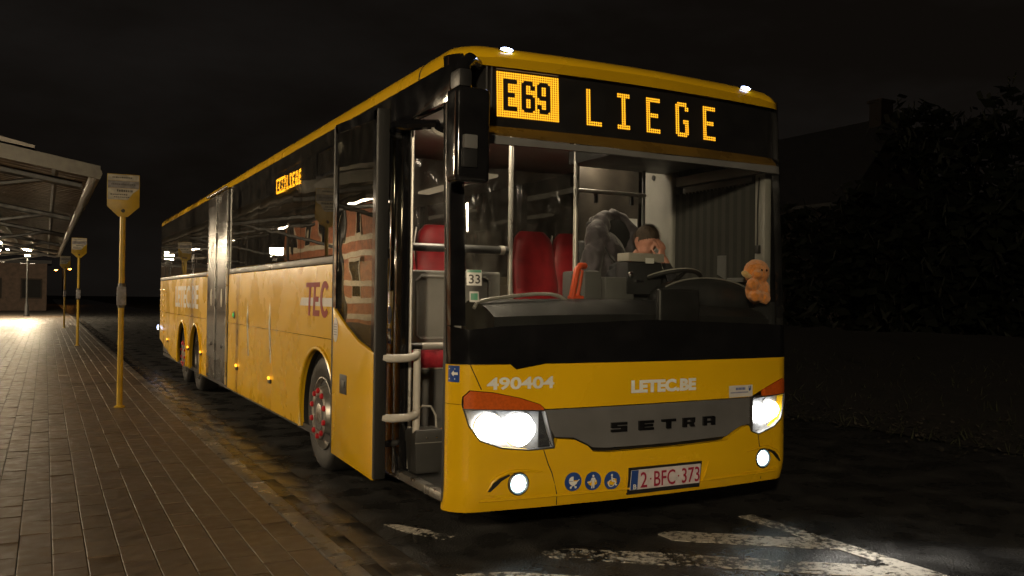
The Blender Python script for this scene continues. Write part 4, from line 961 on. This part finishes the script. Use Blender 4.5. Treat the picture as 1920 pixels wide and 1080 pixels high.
q = MB(); q.tube([(.52,.20,1.27),(.56,.18,1.33)], .004, 6); q.build('cable_end', 'chrome', bus)
q = MB(); q.box(1.195, 1.242, .15, .32, .9, 1.46); q.build('dash_end', 'panel_dark', bus, bevel=.01)
# steering wheel and column
T = Matrix.Translation((.64, .62, 1.575)) @ Matrix.Rotation(R_(-22), 4, 'X')
q = MB(); q.tube([tuple(T @ Vector((.25*math.cos(a), .25*math.sin(a), 0))) for a in [2*math.pi*k/40 for k in range(40)]], .015, 10, closed=True); sw = q.build('steering_wheel', 'rubber', bus)
q = MB(); q.tube([tuple(T @ Vector((.255*math.cos(a), -.255*abs(math.sin(a))*1.0, .012))) for a in lin(.35, 3.0, 24)], .007, 8); q.build('wheel_highlight', 'rail', sw)  # pale arc laid on the rim imitates its highlight
for a in (.4, 2.7, 4.7): q = MB(); q.tube([tuple(T @ Vector((.03*math.cos(a), .03*math.sin(a), -.03))), tuple(T @ Vector((.245*math.cos(a), .245*math.sin(a), 0)))], [.02,.012], 8); q.build('wheel_spoke', 'rubber', sw)
q = MB(); q.ell(tuple(T @ Vector((0,0,-.03))), (.07,.07,.04), 14, 8, Matrix.Rotation(R_(-22), 3, 'X')); q.build('wheel_hub', 'panel_dark', sw)
q = MB(); q.tube([tuple(T @ Vector((0,0,-.04))), (.64,.45,1.25)], [.04,.06], 10); q.build('steering_column', 'panel_dark', bus)
# ticket machine, cash desk and gate beside the driver
q = MB(); q.box(.235, .53, .52, .66, 1.50, 1.722); tm = q.build('ticket_machine', 'panel_dark', bus, bevel=.01)
q = MB(); q.box(.23, .535, .50, .64, 1.726, 1.785); q.build('machine_lid', 'lining', tm, bevel=.008)
q = MB(); q.box(.37, .44, .494, .499, 1.715, 1.752); q.build('label_card', 'white_print', tm, smooth=0)
q = MB(); q.ell((.262, .515, 1.635), (.020, .012, .024), 12, 8); q.build('knob', 'chrome', tm)
q = MB(); q.box(.30, .36, .505, .518, 1.585, 1.60); q.build('slot', 'chrome', tm, smooth=0)
q = MB(); q.box(-.085, .055, .56, .86, .95, 1.655); q.build('cash_desk', 'panel_mid', bus, bevel=.02)
q = MB(); q.box(.06, .30, .53, .80, .95, 1.615); q.build('cash_desk', 'panel_mid', bus, bevel=.012)
q = MB(); q.box(.235, .55, .56, .85, .95, 1.48); q.build('machine_stand', 'panel_dark', bus, bevel=.01)
q = MB(); q.tube([(-.205,.53,1.47),(-.165,.53,1.66),(-.135,.54,1.685),(-.085,.56,1.685)], .022, 8); gh = q.build('gate_handle', 'handle_orange', bus)
q = MB(); q.tube([(-.150,.55,1.48),(-.118,.55,1.655)], .016, 8); q.build('gate_handle_bar', 'handle_orange', gh)
q = MB(); q.tube([(-.180,.54,1.50),(-.145,.54,1.65)], .015, 8); q.build('handle_grip', 'cream', gh)
q = MB(); q.box(-.215, -.12, .51, .57, 1.452, 1.485); q.build('handle_foot', 'handle_orange', gh, bevel=.008)
q = MB(); q.tube([(.50,.95,1.53),(.50,.95,1.625)], .035, 12); q.build('cup_holder', 'rail_white', bus)
# rails
q = MB(); q.tube([(-.24,1.35,.34),(-.24,1.35,2.70)], .0185, 12); q.build('grab_pole', 'rail', bus)
q = MB(); q.tube([(.235,1.20,.34),(.235,1.20,2.70)], .0185, 12); q.build('grab_pole', 'rail', bus)
q = MB(); q.tube([(.24,1.20,2.285),(.88,1.20,2.285)], .016, 10); q.build('cab_rail', 'rail', bus)
q = MB(); q.tube([(.87,1.21,1.5),(.87,1.21,2.70)], .014, 8); q.build('cab_rail', 'rail_dark', bus)
for x in (.42, .75): q = MB(); q.box(x-.012, x+.012, 1.19, 1.215, 2.20, 2.27); q.build('rail_clip', 'panel_dark', bus, smooth=0)
q = MB(); q.tube([(-1.20,1.34,1.80),(-1.04,1.34,1.815),(-.27,1.34,1.815)], [.018,.03,.03], 12); q.build('entry_rail', 'rail_dark', bus)
q = MB(); q.tube([(-.335,1.34,1.815),(-.30,1.34,1.815)], .034, 12); q.build('rail_collar', 'rail_white', bus)
q = MB(); q.tube([(-1.15,1.25,1.12),(-.98,1.25,1.12)], .026, 10); q.build('lower_rail', 'rail_dark', bus)
q = MB(); q.tube([(-.98,1.25,1.12),(-.80,1.25,1.12),(-.75,1.27,1.15),(-.74,1.28,1.22)], .026, 10); q.build('lower_rail', 'rail', bus)
# modesty panel with a raised field, lower box, wheel boxes
q = MB(); q.box(-1.06, -.29, 1.40, 1.45, 1.13, 1.655); pn = q.build('partition', 'panel_grey', bus, bevel=.02, seg=3)
q = MB(); q.tube([(-.96,1.398,1.19),(-.96,1.398,1.58),(-.93,1.398,1.61),(-.42,1.398,1.61),(-.39,1.398,1.58),(-.39,1.398,1.19),(-.42,1.398,1.165),(-.93,1.398,1.165)], .012, 8, closed=True); q.build('panel_moulding', 'panel_grey', pn)
q = MB(); q.tube([(-.72,1.385,1.15),(-.715,1.385,1.70)], .014, 8); q.build('wood_rod', 'cream', pn)
q = MB(); q.box(-1.20, -.32, 1.30, 1.46, .345, .955); q.build('luggage_box', 'panel_mid', bus, bevel=.012)
q = MB(); q.box(-1.18, -.33, 1.285, 1.299, .955, .965); q.build('box_trim', 'rail', bus, smooth=0)
q = MB(); q.box(-1.20, -.06, 1.47, 3.4, .345, .98); q.build('wheel_box', 'panel_dark', bus, bevel=.03)
q = MB(); q.box(.38, 1.21, 1.75, 3.4, .345, .98); q.build('wheel_box', 'panel_dark', bus, bevel=.03)
# seats: shaped shell back, cushion, side frame
def seat_mesh():
    out = [(-.215,0),(-.225,.30),(-.215,.50),(-.190,.66),(-.170,.74),(-.12,.765),(.12,.765),(.170,.74),(.190,.66),(.215,.50),(.225,.30),(.215,0)]
    q = MB(); vs = []
    rows = 14; cols_ = 11
    hw_ = PLn((0,.215),(.30,.225),(.50,.212),(.66,.188),(.74,.165),(.765,.12))
    for s_ in (0, 1):
        for i in range(rows):
            v = .765*i/(rows-1)
            for j in range(cols_):
                u = -1+2*j/(cols_-1); x = u*hw_(v)
                bow = -.035*(1-abs(u)**4) if s_ == 0 else .02
                lumb = -.02*math.exp(-((v-.25)/.15)**2)-.025*math.exp(-((v-.64)/.09)**2)
                vs.append((x, (bow+(lumb if s_ == 0 else .025))+v*.16, v))
    m_ = rows*cols_; fs = []
    for i in range(rows-1):
        for j in range(cols_-1):
            p = i*cols_+j; fs += [(p, p+1, p+cols_+1, p+cols_), (m_+p, m_+p+cols_, m_+p+cols_+1, m_+p+1)]
        p = i*cols_; fs.append((p, p+cols_, m_+p+cols_, m_+p)); p = i*cols_+cols_-1; fs.append((p, m_+p, m_+p+cols_, p+cols_))
    for j in range(cols_-1):
        fs.append((j, m_+j, m_+j+1, j+1)); p = (rows-1)*cols_+j; fs.append((p, p+1, m_+p+1, m_+p))
    q.add(vs, fs); return q.mesh('seat', 'seat_red', bevel=.008, smooth=50)
SM = seat_mesh()
q = MB(); q.box(-.215, .215, -.43, -.01, -.10, .0); CU = q.mesh('seat_cushion', 'seat_red', bevel=.035, smooth=50, seg=3)
q = MB(); q.tube([(-.235,.03,0),(-.245,.07,.4),(-.225,.115,.62),(-.20,.135,.74)], .010, 8); FR = q.mesh('seat_frame', 'rail', smooth=50)
q = MB(); q.box(-.18, .18, -.38, -.05, -.42, -.10); PD = q.mesh('seat_pedestal', 'panel_dark', bevel=.02)
def seat(x, y, zc_):
    o = link('seat', SM, bus, (x, y, zc_)); link('seat_cushion', CU, o); link('seat_frame', FR, o); link('seat_pedestal', PD, o)
for x, y, z in ((.645,2.48,1.31),(1.075,2.50,1.31),(-.80,2.32,1.31),(-.345,2.34,1.31)): seat(x, y, z)
for y in (4.4, 5.4, 6.4): 
    for x in (.62, 1.06): seat(x, y, .78)
for y in (4.5, 5.6):
    for x in (-1.04, -.60): seat(x, y, .78)
# driver's seat
q = MB(); q.box(.36, .86, 1.33, 1.45, 1.22, 1.92); ds = q.build('driver_seat', 'seat_black', bus, bevel=.05, seg=3)
q = MB(); q.box(.46, .76, 1.34, 1.43, 1.90, 2.08); q.build('headrest', 'seat_black', ds, bevel=.04, seg=3)
q = MB(); q.box(.36, .86, .86, 1.36, 1.12, 1.24); q.build('seat_cushion', 'seat_black', ds, bevel=.04, seg=3)
q = MB(); q.box(.46, .76, .95, 1.30, .34, 1.12); q.build('seat_pedestal', 'panel_dark', ds, bevel=.03)
# driver's side of the cab
q = MB(); q.box(1.13, 1.225, 1.19, 1.60, 1.0, 2.70); cp_ = q.build('cab_pillar', 'panel_grey', bus, bevel=.03, seg=3)
q = MB(); q.tube([(1.128,1.42,2.47),(1.12,1.42,2.47)], .022, 14); q.build('pillar_socket', 'panel_dark', cp_)
q = MB(); q.box(1.05, 1.225, 1.19, 1.62, 1.0, 1.72); q.build('cab_shelf', 'panel_grey', bus, bevel=.03)
q = MB(); q.box(1.17, 1.235, .22, 1.19, 2.37, 2.45); q.build('window_header', 'panel_grey', bus, bevel=.01)
q = MB(); q.box(1.17, 1.235, .19, .295, 1.45, 2.37); q.build('window_jamb', 'panel_grey', bus, bevel=.02)
q = MB(); q.tube([(1.165,.245,2.34),(1.15,.24,2.1),(1.16,.25,1.95),(1.15,.24,1.84)], .006, 6); q.build('cable', 'rubber', bus)
q = MB(); q.box(1.145, 1.17, .225, .265, 1.80, 1.86); q.build('cable_plug', 'black_plastic', bus, bevel=.006)
q = MB(); q.box(1.17, 1.19, .32, 1.10, 2.30, 2.36); q.build('blind_roller', 'panel_mid', bus, bevel=.008)
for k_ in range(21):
    y = .31+k_*.042; q = MB(); q.add([(1.190,y,1.50),(1.155,y+.018,1.50),(1.190,y+.036,1.50),(1.196,y+.018,1.50),(1.190,y,2.31),(1.155,y+.018,2.31),(1.190,y+.036,2.31),(1.196,y+.018,2.31)], [(0,1,5,4),(1,2,6,5),(2,3,7,6),(3,0,4,7),(4,5,6,7),(3,2,1,0)]); q.build('blind_pleat', ('blind_shaded', 'blind_lit')[k_ % 2], bus, smooth=0)  # dark and lighter pleats alternate to imitate the shading of the folds
q = MB(); q.prism([(.57,1.62),(.66,1.66),(.66,1.80),(.57,1.80)], lambda u, v: (1.15, u, v), lambda u, v: (1.16, u, v)); q.build('cab_card', 'panel_mid', bus, smooth=0)
q = MB(); q.box(1.10, 1.16, .32, .50, 1.60, 1.63); q.build('cup_tray', 'panel_mid', bus, bevel=.006)
q = MB(); q.box(.90, 1.08, 1.58, 1.60, 1.98, 2.14); q.build('notice_card', 'white_print', bus, smooth=0)
q = MB(); q.box(.53, 1.12, 1.62, 1.66, 1.0, 2.66); q.build('cab_screen', 'cab_brown', bus, smooth=0)
q = MB(); q.ell((.50, 1.0, 2.63), (.07, .07, .05), 16, 8); q.build('dome_lamp', 'rail_white', bus)
q = MB(); q.box(.22, 1.15, .55, 1.30, 2.48, 2.66); q.build('overhead_locker', 'panel_dark', bus, bevel=.03)
# windscreen stickers
q = fslab(-1.20, -1.118, 1.530, 1.618, off=.0055, th=.0005, nz=3, n=4).build('windscreen_sticker', 'white_print', bus, smooth=0)
ftext('33', -1.190, -1.128, 1.540, 1.592, 'print', 'stop_ink', q, .015, .0075)
fslab(-1.197, -1.121, 1.603, 1.617, off=.0065, th=.0004, nz=2, n=3).build('print', 'green_print', q, smooth=0)
q = fslab(-1.186, -1.136, 1.437, 1.496, off=.0055, th=.0005, nz=3, n=4).build('windscreen_sticker', 'pale_print', bus, smooth=0)
fslab(-1.180, -1.142, 1.448, 1.486, off=.0065, th=.0004, nz=2, n=3).build('print', 'green_print', q, smooth=0)

# ---- loose things aboard
# hanging plastic film
def film(x0, x1, y, z0, z1, label, seed, tiltx=0):
    nx_, nz2 = 70, 46; q = MB(); vs = []
    for i in range(nx_):
        for j in range(nz2):
            u = i/(nx_-1); v = j/(nz2-1); x = x0+(x1-x0)*u; z = z0+(z1-z0)*v
            f = .030*math.sin(6.3*(u*2.3+v*.9)+seed)+.05*noise.noise((x*3+seed, z*2.2, seed))
            rid = sum(.05*(1-min(1, abs(noise.noise((x*(2.2+k)+z*(1.4-k)+seed*k, z*.8, seed+k*7)))*5)) for k in range(3))
            vs.append((x+tiltx*v, y+f+rid*.55, z+.015*math.sin(u*17+seed)*(1-v)))
    q.add(vs, [(i*nz2+j, (i+1)*nz2+j, (i+1)*nz2+j+1, i*nz2+j+1) for i in range(nx_-1) for j in range(nz2-1)])
    return tag(q.build('plastic_film', 'plastic_film', smooth=180), label, 'plastic sheet')
film(-1.18, -.05, 2.64, 1.60, 2.66, 'crinkled clear plastic sheet hanging behind the red seats on the door side of the bus', 1.3)
film(.02, 1.18, 2.80, 1.60, 2.66, 'creased clear plastic sheet hanging behind the red seats on the driver side of the bus', 5.1)
# waste bin by the door
q = MB(); vs = []
for z, a, b in ((.346,.078,.072),(.36,.088,.082),(.53,.096,.088),(.545,.100,.092),(.60,.100,.092),(.625,.088,.080)):
    vs += [(-1.135+sx*a, .79+sy*b, z) for sx, sy in ((-1,-1),(1,-1),(1,1),(-1,1))]
q.add(vs, [(i*4+j, i*4+(j+1) % 4, i*4+4+(j+1) % 4, i*4+4+j) for i in range(5) for j in range(4)]+[(20,21,22,23),(3,2,1,0)])
wb = thing('waste_bin', (-1.135, .79, .338), 'small dark grey lidded bin standing in the open bus doorway', 'bin')
q.build('bin_body', 'bin_grey', wb, bevel=.010)
q = MB(); q.tube([(-1.236,.70,.545),(-1.035,.70,.545)], .004, 6); q.build('lid_seam', 'panel_grey', wb)
for x in (-1.16, -1.09): q = MB(); q.ell((x,.695,.575), (.006,.004,.006), 8, 6); q.build('rivet', 'chrome', wb)
q = MB(); q.tube([(-1.19,.80,.62),(-1.195,.80,.72),(-1.15,.80,.765),(-1.09,.80,.76),(-1.055,.80,.70),(-1.05,.80,.62)], .007, 8); q.build('carry_wire', 'rail', wb)
# red bag on the box
q = MB(); q.ell((-.93,1.37,1.03), (.16,.06,.085), 20, 12); q.ell((-.80,1.37,1.02), (.13,.055,.075), 20, 12); q.ell((-1.02,1.37,1.01), (.1,.05,.06), 16, 10)
me = remesh(q, 'red_bag', 'bag_red', .012, 3); rb = tag(link('red_bag', me), 'crumpled red cloth bag on the box behind the bus doorway', 'bag')
q = MB(); q.tube([(-1.0,.95,.53),(-.90,.98,.55),(-.78,1.0,.56)], .05, 10); q.box(-1.02,-.76,.90,1.0,.53,.545); me = remesh(q, 'leather_pouch', 'leather', .010, 3)
tag(link('leather_pouch', me), 'tan leather pouch lying behind the grey bin in the bus doorway', 'pouch')
# plush toy on the dashboard
pt = thing('plush_toy', (1.08, .27, 1.45), 'orange plush toy sitting on the dashboard corner behind the windscreen', 'toy')
def pe(q, x, y, z, a, b, c): q.ell((1.095+x*1.1, .205+y, 1.60+z*1.1), (a*1.12, b, c*1.12), 20, 14)
q = MB()
for a in ((.015,.0,.062,.088,.075,.078), (.015,.005,-.055,.072,.06,.085), (-.052,-.045,-.018,.042,.038,.040), (.070,-.02,-.07,.034,.036,.075), (-.03,-.05,-.092,.052,.042,.036), (.035,-.05,-.105,.046,.042,.036), (-.03,-.065,.045,.034,.026,.028)): pe(q, *a)
me = remesh(q, 'plush_body', 'plush', .006, 2)
for v in me.vertices: v.co += v.normal*(noise.noise(v.co*90)*.0045+noise.noise(v.co*38)*.004)
link('plush_body', me, pt)
q = MB(); q.ell((.985,.175,1.648), (.038,.024,.021), 14, 10, Matrix.Rotation(R_(28), 3, 'Y')); q.ell((1.012,.18,1.636), (.03,.022,.018), 12, 8); me = remesh(q, 'paw', 'plush_pale', .005, 2); link('paw', me, pt)
for x in (1.085, 1.13): q = MB(); q.ell((x+.005,.130,1.678), (.008,.006,.009), 10, 8); q.build('eye', 'black_gloss', pt)
# jacket over the driver's seat
q = MB()
q.ell((.56,1.27,1.80), (.17,.11,.18), 20, 12); q.ell((.45,1.25,1.70), (.12,.10,.20), 18, 12); q.ell((.60,1.25,1.66), (.22,.10,.16), 20, 12); q.ell((.80,1.30,1.74), (.11,.10,.22), 18, 12)
q.tube([(.50,1.25,1.92),(.41,1.22,1.80),(.355,1.18,1.62),(.36,1.15,1.50)], [.06,.085,.075,.06], 12)
q.tube([(.50,1.24,1.86),(.52,1.16,1.74),(.50,1.15,1.60)], [.05,.05,.06], 10)
q.tube([(.78,1.28,1.86),(.85,1.24,1.72),(.86,1.22,1.56)], [.06,.07,.06], 10)
q.tube([(.50,1.22,1.90),(.49,1.26,2.02),(.54,1.30,2.10),(.64,1.32,2.125),(.75,1.31,2.09),(.82,1.28,2.0),(.83,1.25,1.90)], [.045,.055,.05,.045,.045,.045,.04], 12)
q.ell((.60,1.38,2.04), (.14,.07,.09), 16, 10); q.ell((.47,1.27,1.92), (.085,.08,.16), 16, 10); q.ell((.53,1.30,2.04), (.07,.07,.08), 14, 10)
me = remesh(q, 'jacket', 'coat_cloth', .011, 3)
for v in me.vertices:
    c = v.co; d_ = .012*noise.noise((c.x*16, c.y*10, c.z*7))+.016*(1-min(1, abs(noise.noise((c.x*7+c.z*5, c.y*4, c.z*6)))*4)); v.co += v.normal*d_*.9
jk = thing('jacket', (.6, 1.3, 1.4), 'dark grey hooded jacket draped over the bus driver seat', 'jacket')
link('jacket_cloth', me, jk)
q = MB(); q.ell((.665,1.275,1.955), (.135,.035,.135), 18, 12); q.build('hood_lining', 'coat_lining', jk)
q = MB(); q.tube([(.475,1.155,1.86),(.50,1.12,1.78),(.545,1.11,1.74),(.60,1.12,1.72)], .006, 6); q.build('jacket_seam', 'coat_lining', jk)

# ---- the driver, bent forward with a hand over the face
pr = thing('person', (.70, 1.10, 1.24), 'driver in dark clothes bent forward behind the ticket machine, hand over face', 'person')
HC = Vector((.645, .86, 1.905)); HT = Matrix.Rotation(R_(24), 3, 'X') @ Matrix.Rotation(R_(14), 3, 'Y')       # head centre; chin drops towards the lap
def hp(x, y, z): return tuple(HC+HT @ Vector((x, y, z)))
q = MB()
q.ell((.70,1.17,1.33), (.19,.14,.14), 20, 12); q.tube([(.70,1.17,1.33),(.70,1.14,1.50),(.69,1.05,1.66),(.67,.97,1.765),(.66,.93,1.82)], [.17,.175,.17,.085,.058], 18)
q.tube([(.48,1.05,1.66),(.58,1.04,1.695),(.69,1.03,1.70),(.80,1.04,1.695),(.89,1.05,1.66)], [.065,.085,.09,.085,.065], 14)
q.tube([(.89,1.05,1.66),(.915,.93,1.52),(.88,.80,1.45),(.80,.74,1.62),(.725,.735,1.735),(.705,.742,1.775)], [.065,.055,.05,.042,.030,.028], 14)       # raised arm
q.tube([(.48,1.05,1.66),(.47,.92,1.50),(.50,.78,1.42),(.56,.70,1.42),(.60,.665,1.43)], [.065,.055,.05,.035,.028], 14)
for s in (-1, 1): q.tube([(.70+s*.09,1.16,1.31),(.70+s*.12,.86,1.30),(.70+s*.13,.70,1.27),(.70+s*.13,.68,1.0),(.70+s*.13,.66,.80)], [.095,.08,.062,.055,.042], 14); q.ell((.70+s*.13,.58,.765), (.045,.12,.035), 14, 8)
# head: skull, jaw, nose, brow, ears
q.ell(tuple(HC), (.077,.095,.100), 22, 16, HT); q.ell(hp(0,-.035,-.055), (.056,.060,.065), 18, 12, HT); q.ell(hp(0,-.095,-.022), (.012,.016,.024), 10, 8, HT); q.ell(hp(0,-.078,.012), (.05,.018,.014), 12, 8, HT); q.ell(hp(0,-.082,-.062), (.024,.014,.012), 10, 8, HT)
for s in (-1, 1): q.ell(hp(s*.078,.010,-.022), (.010,.020,.032), 12, 8, HT); q.ell(hp(s*.030,-.078,.0), (.014,.012,.009), 10, 6, HT)
# hand against the face: palm, four fingers of different length, thumb from the palm's side
pc = Vector((.700, .748, 1.800)); q.ell(tuple(pc), (.040,.018,.045), 14, 10, Matrix.Rotation(R_(20), 3, 'Z'))
for k_, (dx, ln, bend) in enumerate(((-.033,.070,.010),(-.011,.082,.006),(.011,.078,.006),(.031,.060,.012))):
    b0 = pc+Vector((dx*.95, .002, .036)); q.tube([tuple(b0), tuple(b0+Vector((dx*.12-.006, .006, ln*.45))), tuple(b0+Vector((dx*.2-.014, .018, ln*.78))), tuple(b0+Vector((dx*.24-.02, .034+bend, ln*.98)))], [.0098,.0090,.0084,.0070], 10)
tb = pc+Vector((-.034, .004, -.018)); q.tube([tuple(tb), tuple(tb+Vector((-.022,.006,.020))), tuple(tb+Vector((-.034,.016,.045)))], [.0118,.0102,.0082], 10)
h2 = Vector((.61,.645,1.435)); q.ell(tuple(h2), (.04,.045,.018), 12, 8)
for k_ in range(4): b0 = h2+Vector((-.028+k_*.019, -.035, .004)); q.tube([tuple(b0), tuple(b0+Vector((0,-.032,.008))), tuple(b0+Vector((0,-.055,-.006))), tuple(b0+Vector((0,-.062,-.02)))], [.0095,.009,.008,.007], 8)
q.tube([tuple(h2+Vector((.035,-.005,0))), tuple(h2+Vector((.055,-.03,.004))), tuple(h2+Vector((.052,-.055,-.002)))], [.011,.0095,.008], 8)
me = remesh(q, 'body', ['shirt', 'skin'], .0065, 2)
if len(me.materials) < 2: me.materials.clear(); me.materials.append(MT['shirt']); me.materials.append(MT['skin'])
mi_l = []
for p in me.polygons:
    c = p.center; sk_ = (c.z > 1.79 and c.y < 1.0) or (c.z > 1.735 and c.y < .80 and .60 < c.x < .78) or (c.y < .70 and 1.38 < c.z < 1.5)
    mi_l.append(1 if sk_ else 0)
me.polygons.foreach_set('material_index', mi_l); link('body', me, pr)
# short hair as a cap of strands
q = MB(); r = random.Random(9)
q.ell(hp(0,.012,.012), (.083,.099,.100), 56, 40, HT); me = q.mesh('hair', 'hair', smooth=180)
bm = bmesh.new(); bm.from_mesh(me); inv3 = HT.inverted()
dl_ = [f for f in bm.faces if (lambda l: l.z < -.035+max(0, -l.y)*.85 and not (l.y > .03 and l.z > -.085))(inv3 @ (f.calc_center_median()-HC))]
bmesh.ops.delete(bm, geom=dl_, context='FACES'); 
for v in bm.verts: v.co += v.normal*(.004*noise.noise(v.co*60)+.002)
base = [(f.calc_center_median(), f.normal.copy()) for f in bm.faces]; bm.to_mesh(me); bm.free()
hr = link('hair', me, pr)
q = MB()
for c, n0 in base:
    for _ in range(2):
        p = c+Vector((r.uniform(-.009,.009), r.uniform(-.009,.009), r.uniform(-.009,.009))); t_ = (n0*.5+HT @ Vector((r.uniform(-.4,.4), -.55, -.25))).normalized()*r.uniform(.008,.02); sdir = n0.cross(t_).normalized()*.0011
        q.add([p-sdir, p+sdir, p+t_+n0*.002], [(0,1,2)])
o = q.build('hair_strands', 'hair', pr, smooth=0); o['kind'] = 'stuff'
